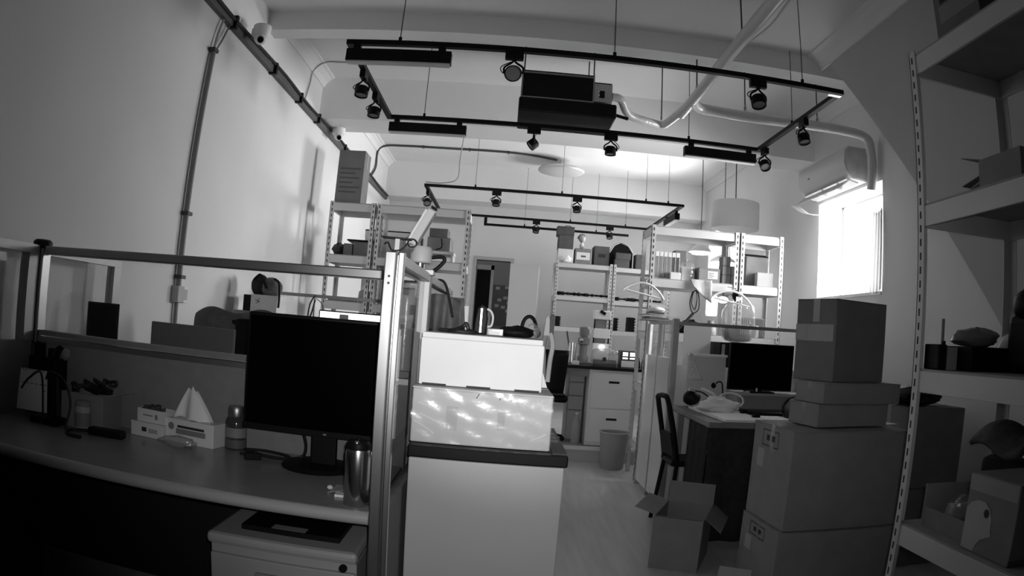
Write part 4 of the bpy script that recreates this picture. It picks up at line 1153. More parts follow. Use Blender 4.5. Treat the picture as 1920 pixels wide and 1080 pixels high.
t = carton('handled_carton', 'grey carton with a dark hand hole on the back rack', 1.15, 1.355, 9.40, 9.68, zt_, 2.36, CARDK, BG, tape=False)
part('hand_hole', MB().box(-.05, .05, -.1415, -.140, .11, .16), PRINT, t)
t = thing('black_case', 'black bulging case with a pale rim on the back rack', 'case', (1.52, 9.55, zt_ - .0))
part('shell', MB().prism([(1.375, zt_), (1.69, zt_), (1.69, 2.30), (1.62, 2.40), (1.52, 2.44), (1.44, 2.40), (1.38, 2.30)], 'y', 9.5, 9.7), BLACK, t, bevel=.01)
part('rim', MB().tube(bez([(1.37, 9.5, 2.30), (1.43, 9.495, 2.40), (1.52, 9.495, 2.445), (1.62, 9.495, 2.405), (1.695, 9.495, 2.30)], 5), .009, 6), GREY4, t, smooth=True)
carton('rack_carton', 'grey carton lowest before the black case on the back rack', 1.425, 1.625, 9.36, 9.49, zt_ - .01, 2.20, CARDK, BG, tape=False)
carton('rack_carton', 'grey flat carton stacked before the black case on the back rack', 1.44, 1.64, 9.36, 9.49, 2.201, 2.29, CARDK, BG, tape=False)
carton('rack_carton', 'small dark carton at the end of the row beside the black case', 1.72, 1.83, 9.4, 9.6, zt_ - .01, 2.29, CARDK, BG, tape=False)
for (xa, xb, z, lab) in ((.68, 1.37, 1.669, 'dark row of tools lying along the second shelf of the back rack'), (1.45, 2.1, 1.649, 'dark row of tools lying along the second shelf behind the hanger')):
    m_ = MB()
    n_ = int((xb - xa) / .03)
    rt = random.Random(int(xa * 100))
    pts = [(xa + (xb - xa) * k / n_, 9.42 + .012 * math.sin(k * 2.3), z + .028) for k in range(n_ + 1)]
    m_.tube(pts, .02, 8, rs=[rt.uniform(.009, .026) for _ in pts])
    single('tool_roll', m_, BLACK, lab, 'tools', smooth=True)
for (x, z, w, h, lab) in ((.69, 1.259, .07, .13, 'black corrugated speaker on the third shelf end of the back rack'), (1.47, 1.249, .06, .17, 'black corrugated speaker on the third shelf beside the rack post'), (1.65, 1.249, .11, .19, 'black square box on the third shelf of the back rack')):
    t = thing('black_speaker', lab, 'speaker', (x + w / 2, 9.42, z))
    part('body', MB().box(x, x + w - .012, 9.36, 9.48, z, z + h), BLACK, t)
    for k in range(5):
        part('fin', MB().box(x + w - .012, x + w, 9.36, 9.48, z + h * (k + .2) / 5, z + h * (k + .7) / 5), BLACK, t)

# ================================================================== BACK BENCH
t = thing('work_bench', 'black-topped workbench on the platform before the back rack', 'bench', (.9, 7.0, .135))
part('top', MB().box(.30, 1.44, 6.56, 7.35, .862, .890), BLACK, t)
part('leg', MB().box(.32, .36, 6.62, 6.66, .135, .862), GREY3, t)
part('leg', MB().box(.32, .36, 7.28, 7.32, .135, .862), GREY3, t)
part('leg', MB().box(1.38, 1.42, 7.28, 7.32, .135, .862), GREY3, t)
part('apron', MB().box(.36, .83, 6.60, 6.62, .79, .862), GREY3, t)
t = thing('filing_cabinet', 'pale two-drawer steel filing cabinet at the edge of the platform', 'cabinet', (1.07, 6.85, .142))
part('body', MB().box(.845, 1.30, 6.60, 7.1, .142, .858), CABW, t)
for z0, z1 in ((.50, .84), (.175, .49)):
    d_ = part('drawer', MB().box(.865, 1.28, 6.585, 6.60, z0, z1), CABW, t, bevel=.004)
    part('pull', MB().box(1.03, 1.13, 6.582, 6.586, z1 - .10, z1 - .08), BLACK, d_)
    part('label_holder', MB().box(1.14, 1.17, 6.582, 6.586, z1 - .10, z1 - .08), CABW, d_)
t = thing('drawer_chest', 'grey chest of narrow drawers under the workbench', 'cabinet', (.76, 6.95, .135))
part('body', MB().box(.68, .83, 6.83, 7.2, .135, .84), GREY3, t)
for z0, z1 in ((.16, .44), (.45, .58), (.59, .71), (.72, .83)):
    part('drawer', MB().box(.685, .825, 6.815, 6.83, z0, z1), GREY4, t, bevel=.003)
t = thing('waste_bin', 'grey round waste bin standing on the floor before the platform', 'bin', (1.065, 6.24, 0))
part('bucket', MB().lathe([(0, .004), (.1, 0), (.105, .01), (.128, .30), (.130, .33), (.124, .33), (.10, .02), (0, .012)], (1.065, 6.24, 0), 32), mat('bin_plastic', .3, .5), t, smooth=True)
part('rim', MB().tube([(1.065 + .132 * math.cos(a), 6.24 + .132 * math.sin(a), .33) for a in [2 * PI * k / 28 for k in range(28)]], .007, 6, closed=True), GREY4, t, smooth=True)
t = thing('grey_bottle', 'pale plastic bottle on the platform beside the filing cabinet', 'bottle', (.78, 6.72, .135))
part('body', MB().lathe([(0, 0), (.035, 0), (.04, .01), (.04, .2), (.02, .25), (.015, .28)], (.77, 6.72, .135), 18), GREY4, t, smooth=True)
part('cap', MB().lathe([(.017, 0), (.017, .02), (0, .02)], (.77, 6.72, .415), 14), WHITE, t, smooth=True)
# black task chair at the bench
t = thing('task_chair', 'black task chair pushed to the back workbench', 'chair', (.45, 6.9, .135))
part('backrest', MB().grid(lambda s, u: (.30 + .30 * s + .03 * u, 6.53 + .04 * (2 * s - 1) ** 2, .62 + .40 * u), 10, 8), BLACK, t, smooth=True, solid=.035)
part('seat', MB().cbox((.45, 6.80, .56), (.42, .4, .07)), BLACK, t, bevel=.03)
part('back_arm', MB().tube(bez([(.45, 6.76, .54), (.45, 6.58, .57), (.45, 6.55, .75)], 5), .018), BLACK, t, smooth=True)
part('column', MB().cyl((.45, 6.8, .2), (.45, 6.8, .53), .025), BLACK, t)
for k in range(5):
    a = k * 2 * PI / 5
    l_ = part('leg', MB().cyl((.45, 6.8, .22), (.45 + .2 * math.cos(a), 6.8 + .2 * math.sin(a), .185), .018, .012), BLACK, t)
    part('castor', MB().cyl((.45 + .2 * math.cos(a), 6.8 + .2 * math.sin(a) - .012, .160), (.45 + .2 * math.cos(a), 6.8 + .2 * math.sin(a) + .012, .160), .025), BLACK, l_)
# things on the bench
t = thing('tower_device', 'white stacked tower device with dark tubes on the workbench', 'device', (1.0, 7.2, .89))
for k, (z0, z1) in enumerate(((.89, 1.10), (1.15, 1.25), (1.34, 1.43))):
    part('module', MB().box(.915, 1.085, 7.12, 7.28, z0, z1), mat('device_white', .9, .3), t, bevel=.01)
part('core', MB().box(.95, 1.05, 7.15, 7.25, 1.10, 1.34), GREY3, t)
for x in (.925, 1.075):
    part('tube', MB().cyl((x, 7.13, 1.10), (x, 7.13, 1.34), .008), BLACK, t)
part('nozzle', MB().cbox((1.0, 7.115, 1.41), (.06, .02, .03), ry=.5), BLACK, t)
part('added_glow', MB().blob((1.01, 7.10, 1.06), (.03, .02, .03)), LIT, t, smooth=True)  # glowing blob added to brighten the tower
t = thing('bench_press_device', 'grey metal bench device with round fittings beside the white tower', 'device', (.83, 7.15, .89))
part('column', MB().lathe([(0, 0), (.055, 0), (.055, .06), (.04, .08), (.04, .18), (.058, .19), (.058, .25), (.035, .26), (.05, .30), (.05, .36), (0, .37)], (.83, 7.15, .89), 18), GREY3, t, smooth=True)
part('gauge', MB().blob((.80, 7.09, 1.12), (.02, .015, .02)), ALU, t, smooth=True)
part('knob', MB().blob((.87, 7.12, 1.24), (.02, .02, .02)), WHITE, t, smooth=True)
t = thing('bagged_box', 'carton in a crumpled clear bag on the workbench', 'box', (1.0, 6.8, .89))
part('carton', MB().box(.90, 1.10, 6.68, 6.88, .89, .95), DARK, t)
part('bag', MB().blob((1.0, 6.78, .97), (.125, .12, .085), 26, 14, .08, 6, .891, .5), PBAG, t, smooth=True)
part('label', MB().cyl((.98, 6.655, .96), (.98, 6.65, .96), .02), PRINT, t)
t = thing('bench_power_supply', 'bench power supply with two lit digit displays on the workbench', 'power supply', (1.22, 6.8, .89))
part('case', MB().box(1.15, 1.30, 6.72, 6.92, .89, 1.05), DARK, t, bevel=.006)
part('lower_panel', MB().box(1.155, 1.295, 6.715, 6.72, .895, .955), WHITE, t)
for x in (1.165, 1.235):
    for z in (.972, 1.0, 1.018):
        part('display', MB().box(x, x + .05, 6.716, 6.72, z, z + (.014 if z < 1.01 else .018)), LIT, t)
t = thing('tin_cup', 'shiny metal tin on the workbench', 'tin', (.715, 7.1, .89))
part('body', MB().lathe([(0, 0), (.04, 0), (.04, .2), (.036, .2), (.036, .19), (0, .19)], (.715, 7.1, .89), 20), ALU, t, smooth=True)
part('stick', MB().cyl((.70, 7.1, .96), (.65, 7.12, 1.2), .007), DARK, t)
single('white_charger', MB().box(.68, .75, 6.70, 6.74, .89, .925), WHITE, 'small white charger block on the workbench', 'charger', bevel=.003)
single('bench_clutter', MB().blob((.50, 6.75, .92), (.11, .1, .045), 18, 9, .25, 12, .8905), CLOTHD, 'dark crumpled cloth on the left end of the workbench', 'cloth', smooth=True)
for k, (x, z) in enumerate(((1.34, .05), (1.385, .06))):
    single('spray_bottle', MB().lathe([(0, 0), (.018, 0), (.018, z), (.008, z + .03), (.008, z + .05), (0, z + .05)], (x, 6.8, .89), 14), (BLACK, ALU)[k], ('small black bottle beside the power supply', 'small silver bottle beside the black one')[k], 'bottle', smooth=True)

# ================================================================== RIGHT RACK CONTENTS
z2 = 1.689
for k in range(6):
    x = 1.235 + k * .036
    t = thing('ring_binder', ('white ring binder', 'second white ring binder', 'third white ring binder', 'fourth white ring binder', 'fifth ring binder, silver spined,', 'sixth ring binder, silver spined,')[k] + ' counted from the front post of the right rack', 'binder', (x + .016, 5.95, z2), 'white binders on the right rack')
    part('cover', MB().box(x, x + .031, 5.83, 6.05, z2, z2 + .23), WHITE, t, bevel=.002)
    part('spine', MB().box(x + .003, x + .028, 5.828, 5.83, z2 + .01, z2 + .19), (GREY3, ALU)[k > 3], t)
carton('small_box', 'little white box before the binders on the right rack', 1.36, 1.45, 5.78, 5.82, z2, z2 + .06, WHITE, tape=False)
carton('small_box', 'grey box behind the binders on the right rack', 1.44, 1.54, 5.98, 6.1, z2, z2 + .27, GREY3, tape=False)
t = thing('bagged_carton', 'pale carton in a clear plastic bag on the right rack', 'box', (1.52, 5.88, z2))
part('carton', MB().box(1.475, 1.585, 5.84, 5.96, z2, z2 + .12), WCARD, t)
part('bag', MB().blob((1.53, 5.89, z2 + .08), (.072, .08, .10), 18, 10, .12, 7, z2 + .001), PBAG, t, smooth=True)
t = carton('labelled_box', 'dark grey box with a white shipping label on the right rack', 1.61, 1.80, 5.79, 5.98, z2, z2 + .12, CARD, tape=False)
part('label', MB().box(-.015, .075, -.0962, -.0952, .03, .095), WHITEP, t)
for k in range(4):
    part('print', MB().box(-.01, .03 + .012 * (k % 2), -.0967, -.0962, .04 + k * .012, .044 + k * .012), PRINTG, t)
for k, (x, z, lab) in enumerate(((1.825, z2, 'small pale box bottom front in the pile beside the rack post'), (1.825, z2 + .078, 'small pale box second in the pile beside the rack post'), (1.825, z2 + .156, 'small pale box topmost in the pile beside the rack post'), (1.90, z2, 'small grey box at the bottom beside the pale pile'), (1.90, z2 + .078, 'small grey box on top beside the pale pile'))):
    carton('small_box', lab, x, x + .072, 5.80, 5.92, z, z + .076, CARDL if k < 3 else CARD, 'pile of small boxes on the right rack', tape=False)
t = carton('dark_carton', 'tall dark carton with a raised flap on the narrow right rack unit', 2.06, 2.27, 5.86, 6.08, z2, z2 + .26, CARDD, tape=False)
part('raised_flap', MB().cbox((0, -.06, .275), (.22, .1, .004), rx=.3), BLACK, t)
carton('light_carton', 'light carton before the tall dark one on the narrow right rack unit', 2.14, 2.29, 5.78, 5.85, z2, z2 + .12, CARDL, tape=False)
# cloth hanging over the shelf edge
single('hanging_cloth', MB().grid(lambda s, u: (1.515 + .20 * s + .03 * u * (1 - s), 5.74 - .005 * math.sin(s * 8) - .02 * u, 1.70 - (.05 + .14 * s * (1.3 - .3 * s)) * u), 14, 8), CLOTHL, 'light grey cloth hanging over the shelf edge of the right rack', 'cloth', smooth=True, solid=.004)
single('cable_coil', MB().tube(bez([(1.55, 5.73, 1.60), (1.53, 5.73, 1.50), (1.56, 5.73, 1.42), (1.61, 5.73, 1.46), (1.60, 5.73, 1.58), (1.56, 5.728, 1.60), (1.545, 5.726, 1.50), (1.575, 5.726, 1.45), (1.59, 5.726, 1.54), (1.58, 5.73, 1.61)], 6), .005, 6), CABLE, 'black cable coil hanging below the grey cloth', 'cable', smooth=True)


def hanger(label, cx, y, z, w, tilt, hook_to):
    t = thing('clothes_hanger', label, 'hanger', (cx, y, z), 'white plastic hangers on the right rack')
    c, s_ = math.cos(tilt), math.sin(tilt)

    def rot(px, pz):
        return (cx + px * c + pz * s_, y, z - px * s_ + pz * c)
    top = [rot(-w / 2 + w * k / 14, .095 * math.sin(PI * (k / 14)) ** .8) for k in range(15)]
    part('arms', MB().tube(bez(top, 3), .009, 8), WHITE, t, smooth=True)
    part('bar', MB().tube([rot(-w / 2 + .03, .005), rot(w / 2 - .03, .005)], .0075, 8), WHITE, t, smooth=True)
    for sg in (-1, 1):
        part('notch', MB().tube([rot(sg * (w / 2 - .03), .005), rot(sg * (w / 2 - .045), .045)], .004, 6), WHITE, t, smooth=True)
    part('hook', MB().tube(bez([rot(0, .095), rot(0, .12), hook_to], 5), .003, 6), ALUD, t, smooth=True)
    return t


hanger('white hanger hooked on the front post of the right rack', 1.115, 5.66, 1.535, .35, math.radians(10), (1.18, 5.744, 1.69))
hanger('white hanger with a clear bag hanging at the right rack', 1.86, 5.60, 1.52, .38, math.radians(10), (1.86, 5.744, 1.66))
t = thing('garment_bag', 'clear plastic bag of folded things hanging from the white hanger', 'bag', (1.9, 5.5, 1.2))
part('bag', MB().blob((1.90, 5.52, 1.36), (.14, .05, .155), 28, 16, .05, 13, None, .45), PBAG, t, smooth=True)
part('contents', MB().blob((1.90, 5.52, 1.27), (.115, .035, .06), 20, 10, .05, 14, None, .4), GREY3, t, smooth=True)
for k in range(5):
    part('strip', MB().cbox((1.905 + k * .018, 5.468, 1.33), (.006, .003, .13), rx=.02), GREY4, t)
t = thing('baseball_cap', 'dark cap hung above the clear bag on the right rack', 'cap', (1.90, 5.62, 1.55))
part('crown', MB().blob((1.905, 5.64, 1.585), (.035, .03, .045), 14, 8, .08, 3), BLACK, t, smooth=True)
part('tag', MB().box(1.895, 1.925, 5.602, 5.606, 1.535, 1.575), WHITE, t)
# lit lantern on the third shelf
t = thing('shelf_lantern', 'glowing white cylinder lantern on a base in the right rack', 'lantern', (1.75, 5.82, 1.249))
part('base', MB().lathe([(0, 0), (.05, 0), (.055, .02), (.05, .06), (.03, .08), (.03, .12)], (1.75, 5.82, 1.249), 20), GREY4, t, smooth=True)
part('glow_tube', MB().lathe([(0, 0), (.045, 0), (.05, .02), (.05, .15), (.04, .17), (0, .17)], (1.75, 5.82, 1.41), 24), LAMP2, t, smooth=True)
t = thing('round_lamp', 'glowing flat lamp hung beside the cylinder lantern', 'lamp', (1.86, 5.86, 1.525))
part('glow_disc', MB().blob((1.86, 5.86, 1.555), (.05, .04, .03), 18, 10), LAMP2, t, smooth=True)
part('cord', MB().cyl((1.86, 5.86, 1.58), (1.86, 5.86, 1.678), .004, n=6), BLACK, t)
t = thing('tool_heap', 'heap of dark tools on the shelf before the lantern', 'tools', (1.55, 5.8, 1.249))
part('pouch', MB().blob((1.56, 5.82, 1.30), (.10, .05, .06), 18, 9, .25, 15, 1.2495), BLACK, t, smooth=True)
part('grip', MB().tube(bez([(1.46, 5.79, 1.28), (1.52, 5.78, 1.35), (1.58, 5.78, 1.42)], 5), .012, 8), DARK, t, smooth=True)
part('blade', MB().cbox((1.56, 5.765, 1.30), (.07, .004, .014), ry=.1), WHITE, t)
for k, x in enumerate((2.08, 2.17)):
    single('paint_tin', MB().lathe([(0, 0), (.035, 0), (.035, .1), (.03, .105), (.0, .105)], (x, 5.85, 1.249), 18), (GREY4, CARDL)[k], ('pale tin with a flat lid on the narrow right rack unit', 'brownish grey tin beside the pale one on the narrow right rack unit')[k], 'tin', smooth=True)
single('grey_pack', MB().box(2.02, 2.28, 5.9, 6.08, 1.249, 1.42), CARDD, 'dark pack at the back of the narrow right rack unit', 'pack', bevel=.01)
# papers on top of the corner partition
t = thing('paper_heap', 'sagging heap of pale papers and a bag on the corner partition top', 'papers', (1.15, 5.45, 1.326))
for k in range(5):
    part('sheet', MB().cbox((1.16 + .02 * math.sin(k * 2), 5.42 + .01 * k, 1.331 + k * .014), (.17 - .012 * k, .26, .011), rz=.2 * math.sin(k * 3)), (GREY4, GREY3, WHITEP)[k % 3], t, bevel=.003)
part('pouch', MB().blob((1.17, 5.40, 1.41), (.07, .08, .025), 16, 8, .15, 20), WHITEP, t, smooth=True)
# desk behind the partition: board, dark computer
t = thing('office_desk', 'grey desk behind the right glass partition', 'desk', (2.0, 5.15, 0))
part('top', MB().box(1.25, 2.7, 4.83, 5.55, .722, .75), DESK, t)
for x in (1.27, 2.65):
    part('leg', MB().box(x, x + .04, 4.86, 5.5, 0, .722), GREYP, t)
single('white_board', MB().cbox((1.495, 5.30, 1.03), (.22, .012, .56), rx=math.radians(-3)), mat('board_white', .5, .5), 'plain white board standing behind the corner of the glass partition', 'board')
t = thing('computer_tower', 'black computer tower with a grey stripe behind the glass partition', 'computer', (1.66, 5.2, .75))
part('case', MB().box(1.62, 1.79, 5.1, 5.4, .75, 1.195), BLACK, t, bevel=.004)
part('stripe', MB().box(1.635, 1.66, 5.096, 5.1, .78, 1.18), GREY3, t)

# ================================================================== RIGHT DESK
t = thing('cloth_table', 'table covered by a dark hanging cloth at the right', 'table', (1.8, 4.25, 0))
part('top', MB().box(1.18, 2.45, 3.80, 4.70, .715, .748), mat('table_top', .2, .4), t, bevel=.004)
part('cloth_side', MB().grid(lambda s, u: (1.185 - .010 * (1 + math.sin(s * 19)) * (.3 + .7 * u), 3.80 + .40 * s, .715 - .66 * u), 30, 6), CLOTHD, t, smooth=True, solid=.004)
part('cloth_front', MB().grid(lambda s, u: (1.185 + 1.26 * s, 3.80 - .012 * (1 + math.sin(s * 46)) * (.3 + .7 * u), .715 - .66 * u), 60, 6), CLOTHD, t, smooth=True, solid=.004)
for (x, y) in ((1.24, 3.85), (2.4, 3.85), (1.24, 4.65), (2.4, 4.65)):
    part('leg', MB().box(x - .02, x + .02, y - .02, y + .02, 0, .715), GREY3, t)
t = thing('drawing_board', 'pale drawing board lying aslant on the cloth table', 'board', (1.40, 4.2, .75))
part('panel', MB().cbox((1.40, 4.17, .757), (.27, .72, .014), rz=math.radians(2)), mat('drawing_board', .8, .4), t)
part('ring_gap', MB().cbox((1.262, 4.10, .7545), (.006, .3, .007), rz=math.radians(2)), WHITE, t)
for k, (x, y) in enumerate(((1.40, 4.44), (1.48, 4.42), (1.53, 4.20), (1.53, 3.98))):
    single('bulldog_clip', MB().cbox((x, y, .772), (.045, .03, .016), rz=(0, 0, .1, .1)[k]).cbox((x, y + .0, .782), (.03, .02, .006)), BLACK, ('black clip on the far edge of the drawing board', 'black clip beside the first on the far edge of the drawing board', 'black clip halfway along the drawing board', 'black clip at the near corner of the drawing board')[k], 'clip', 'black clips on the drawing board')
single('black_keyboard', MB().cbox((1.70, 4.30, .757), (.26, .12, .016), rz=-.1), BLACK, 'black keyboard on the cloth table under the screen', 'keyboard', bevel=.003)
single('stacked_paper', MB().cbox((1.62, 3.92, .755), (.16, .2, .01), rz=.2).cbox((1.63, 3.93, .765), (.15, .19, .008), rz=.1), WHITEP, 'small stack of white paper at the table edge by the cartons', 'papers')
t = thing('monitor_riser', 'long pale monitor riser shelf at the back of the cloth table', 'riser', (1.9, 4.55, .748))
part('shelf', MB().box(1.56, 2.35, 4.45, 4.68, .855, .873), GREY4, t)
part('front_panel', MB().box(1.56, 2.35, 4.66, 4.68, .748, .855), GREY4, t)
part('side_panel', MB().box(1.56, 1.575, 4.45, 4.66, .748, .855), GREY4, t)
part('side_panel', MB().box(2.335, 2.35, 4.45, 4.66, .748, .855), GREY4, t)
t = monitor('right_monitor', 'large black monitor on the riser half hidden by the stacked cartons', (1.74, 4.50), .47, .31, 0, SCREEN, 1.198, base_z=.8735)
part('top_edge', MB().box(-.235, .235, -.001, .022, .3243, .326), ALU, t)
single('pen', MB().cyl((1.62, 4.46, .8785), (1.78, 4.465, .8785), .005, n=8), WHITE, 'white pen lying before the large right monitor', 'pen')
single('small_figure', MB().lathe([(0, 0), (.008, 0), (.006, .02), (.008, .03), (0, .036)], (1.70, 4.455, .8735), 10), WHITE, 'tiny white figure standing on the riser', 'figure', smooth=True)
t = thing('padded_board', 'grey board edged in bubble wrap leaning at the corner partition', 'panel', (1.40, 4.65, .748))
part('panel', MB().cbox((1.405, 4.69, .93), (.27, .03, .34), rx=math.radians(-5)), mat('panel_pale', .55, .6), t)
part('bubble_wrap', MB().grid(lambda s, u: (1.27 + .085 * s * (1.2 - u) + .004 * math.sin(u * 60), 4.655 + .004 * math.sin(s * 30 + u * 40), .93 + .18 * u), 12, 24), FOIL, t, smooth=True, solid=.004)
part('top_strip', MB().cbox((1.405, 4.68, 1.10), (.275, .035, .016)), WHITE, t)
# crumpled white bag, ring, headset
single('crumpled_bag', MB().blob((1.36, 4.25, .80), (.12, .06, .045), 40, 18, .38, 22, .7645), WHITEP, 'crumpled white plastic bag on the drawing board', 'bag', smooth=True)
t = thing('table_racket', 'round white rimmed racket leaning on the table behind the crumpled bag', 'racket', (1.50, 4.42, .80))
part('rim', MB().tube([(1.50 + .085 * math.cos(a), 4.385 + .03 * math.sin(a), .825 + .045 * math.sin(a)) for a in [2 * PI * k / 24 for k in range(24)]], .007, 7, closed=True), WHITE, t, smooth=True)
part('foot', MB().cyl((1.545, 4.37, .764), (1.55, 4.37, .79), .008, n=8), WHITE, t)
part('handle', MB().tube(bez([(1.425, 4.40, .81), (1.38, 4.41, .86), (1.30, 4.42, .89)], 5), .008, 8), WHITE, t, smooth=True)
t = thing('headset', 'dark headset with a thin boom lying behind the crumpled bag', 'headset', (1.27, 4.5, .78))
part('cushion', MB().blob((1.27, 4.53, .82), (.06, .05, .05), 16, 9, .08, 23), BLACK, t, smooth=True)
part('clip', MB().cyl((1.24, 4.50, .875), (1.28, 4.50, .87), .012), ALU, t, smooth=True)
part('boom', MB().tube(bez([(1.27, 4.50, .87), (1.33, 4.49, .86), (1.38, 4.49, .83)], 5), .004, 6), BLACK, t, smooth=True)
t = thing('desk_microphone', 'small black microphone on a curved arm behind the table', 'microphone', (1.50, 4.6, .75))
part('head', MB().blob((1.425, 4.56, .905), (.018, .018, .02)), BLACK, t, smooth=True)
part('arm', MB().tube(bez([(1.425, 4.56, .905), (1.46, 4.57, .93), (1.49, 4.58, .92), (1.50, 4.58, .85), (1.50, 4.58, .75)], 6), .005, 6), BLACK, t, smooth=True)
t = thing('glossy_helmet', 'dark glossy helmet with a highlight painted in white beside the stacked cartons', 'helmet', (1.85, 4.1, .748))
part('shell', MB().blob((1.85, 4.12, .80), (.085, .1, .085), 22, 12, 0, 0, .7485), mat('glossy_dark', .03, .12, spec=.6), t, smooth=True)
part('stripe', MB().tube(bez([(1.82, 4.03, .85), (1.85, 4.025, .84), (1.885, 4.03, .82)], 6), .008, 6), WHITE, t, smooth=True)  # white tube drawn as the shell's highlight
# chair
t = thing('metal_chair', 'black metal chair with an open looped back beside the cloth table', 'chair', (1.13, 4.25, 0))
bk = [(1.115, 4.50, .42), (1.085, 4.50, .58), (1.04, 4.50, .79), (1.035, 4.49, .825), (1.05, 4.40, .835), (1.065, 4.34, .81), (1.11, 4.31, .62), (1.15, 4.30, .42)]
part('back_frame', MB().tube(bez(bk, 5), .017, 8), BLACKM, t, smooth=True)
part('back_panel', MB().grid(lambda s, u: (1.10 + .03 * s - .035 * u, 4.49 - .18 * s, .46 + .15 * u), 4, 3), BLACK, t, solid=.014)
part('seat', MB().box(1.10, 1.42, 4.25, 4.55, .405, .44), BLACK, t, bevel=.012)
for (x, y, x2, y2) in ((1.115, 4.50, 1.07, 4.53), (1.15, 4.30, 1.12, 4.26), (1.40, 4.53, 1.42, 4.56), (1.40, 4.28, 1.42, 4.26)):
    part('leg', MB().cyl((x, y, .42), (x2, y2, 0), .014, n=10), BLACKM, t)

# ================================================================== CARTONS ON THE FLOOR, RIGHT
t = thing('open_carton', 'open empty cardboard carton on the floor with its flaps folded out', 'box', (1.04, 3.61, 0), rz=math.radians(-24))
w_, d_2, h_ = .13, .20, .285
# local axes: +x along the front edge, +y away from the camera
part('wall', MB().box(-w_, w_, -d_2, -d_2 + .004, 0, h_), CARD, t)
part('wall', MB().box(-w_, w_, d_2 - .004, d_2, 0, h_), CARD, t)
part('wall', MB().box(-w_, -w_ + .004, -d_2 + .004, d_2 - .004, 0, h_), CARD, t)
part('wall', MB().box(w_ - .004, w_, -d_2 + .004, d_2 - .004, 0, h_), CARD, t)
part('floor', MB().box(-w_ + .004, w_ - .004, -d_2 + .004, d_2 - .004, .001, .006), CARD, t)
part('flap', MB().cbox((-w_ - .055, .02, h_ + .015), (.12, .36, .004), ry=math.radians(15)), CARD, t)
part('flap', MB().cbox((0, d_2 + .01, h_ + .055), (2 * w_, .004, .12), rx=math.radians(-8)), CARD, t)
part('flap', MB().cbox((w_ + .05, .02, h_ - .03), (.11, .36, .004), ry=math.radians(38)), CARDD, t)
part('flap', MB().cbox((0, -d_2 + .055, h_ - .02), (2 * w_ - .02, .11, .004), rx=math.radians(-25)), CARDD, t)
single('cardboard_scrap', MB().cbox((1.15, 3.02, .07), (.16, .012, .16), rz=math.radians(-30), rx=math.radians(-35)), CARDL, 'torn cardboard sheet leaning at the foot of the big cartons', 'cardboard')

def big_carton(label, x0, x1, y0, y1, z0, z1, rz):
    t = carton('moving_carton', label, x0, x1, y0, y1, z0, z1, CARD, 'big cartons of the floor stack', rz=rz)
    w, d, h = (x1 - x0) / 2, (y1 - y0) / 2, z1 - z0
    # printed handling symbols and a paper label on the end face (local -x)
    for (a, b, c, e) in ((-.07, .11, h * .77, h * .77 + .005), (-.07, .11, h * .93, h * .93 + .005)):
        part('print_line', MB().box(-w - .0008, -w, a, b, c, e), PRINT, t)
    for (a, b) in ((-.07, -.065), (.105, .11)):
        part('print_line', MB().box(-w - .0008, -w, a, b, h * .77, h * .93), PRINT, t)
    for k in (-.03, .03):
        part('symbol', MB().box(-w - .001, -w, k, k + .034, h * .83, h * .89), PRINT, t)
    part('paper_label', MB().box(-w - .001, -w, .075, .15, h * .54, h * .73), CARDL, t)
    return t


big_carton('big cardboard carton on the floor at the bottom of the stack', 1.27, 1.93, 2.87, 3.32, 0, .365, math.radians(2))
big_carton('big cardboard carton second in the stack with printed symbols', 1.285, 1.95, 2.89, 3.33, .367, .826, math.radians(3))


def corner_carton(name, label, cx, cy, ang, w, d, z0, z1, m, **kw):
    """carton given by its front corner, rotation and size"""
    a = math.radians(ang)
    x = cx + (w / 2) * math.cos(a) - (d / 2) * math.sin(a)
    y = cy + (w / 2) * math.sin(a) + (d / 2) * math.cos(a)
    return carton(name, label, x - w / 2, x + w / 2, y - d / 2, y + d / 2, z0, z1, m, rz=a, **kw)


t = corner_carton('flat_carton', 'flat carton third in the stack on the big cartons', 1.46, 2.98, 12, .46, .24, .832, .938, CARD, group='flat cartons of the floor stack')
t = corner_carton('flat_carton', 'flat carton fourth in the stack below the top cube', 1.48, 2.98, 10, .50, .24, .940, 1.038, CARD, group='flat cartons of the floor stack')
t = corner_carton('cube_carton', 'cube-shaped dark carton topping the floor stack with a strip of tape', 1.55, 3.04, 22, .41, .27, 1.04, 1.432, CARDD)
part('side_tape', MB().box(-.206, -.2052, -.12, .137, .19, .27), TAPE, t)
part('seam', MB().box(-.2054, .2054, -.1354, .1354, .2, .202), CARDD, t)
part('shipping_label', MB().box(-.2068, -.206, .06, .13, .20, .27), CARDL, t)
# dark cartons and bag behind the stack by the right wall
carton('storage_carton', 'dark carton at the bottom of the pile under the sloped wall', 2.2, 2.64, 3.30, 3.74, 0, .45, CARDD, 'dark cartons by the right wall')
carton('storage_carton', 'dark carton on the pile under the sloped wall', 2.2, 2.62, 3.31, 3.73, .451, .90, CARDD, 'dark cartons by the right wall')
single('black_sack', MB().blob((2.36, 3.5, .95), (.17, .12, .05), 22, 10, .2, 31, .9015), CLOTHD, 'black sack lying on the dark cartons', 'bag', smooth=True)
single('white_sheet', MB().cbox((1.98, 3.20, .829), (.10, .09, .003), rz=.3), WHITEP, 'white paper poking out behind the cartons of the stack', 'paper')

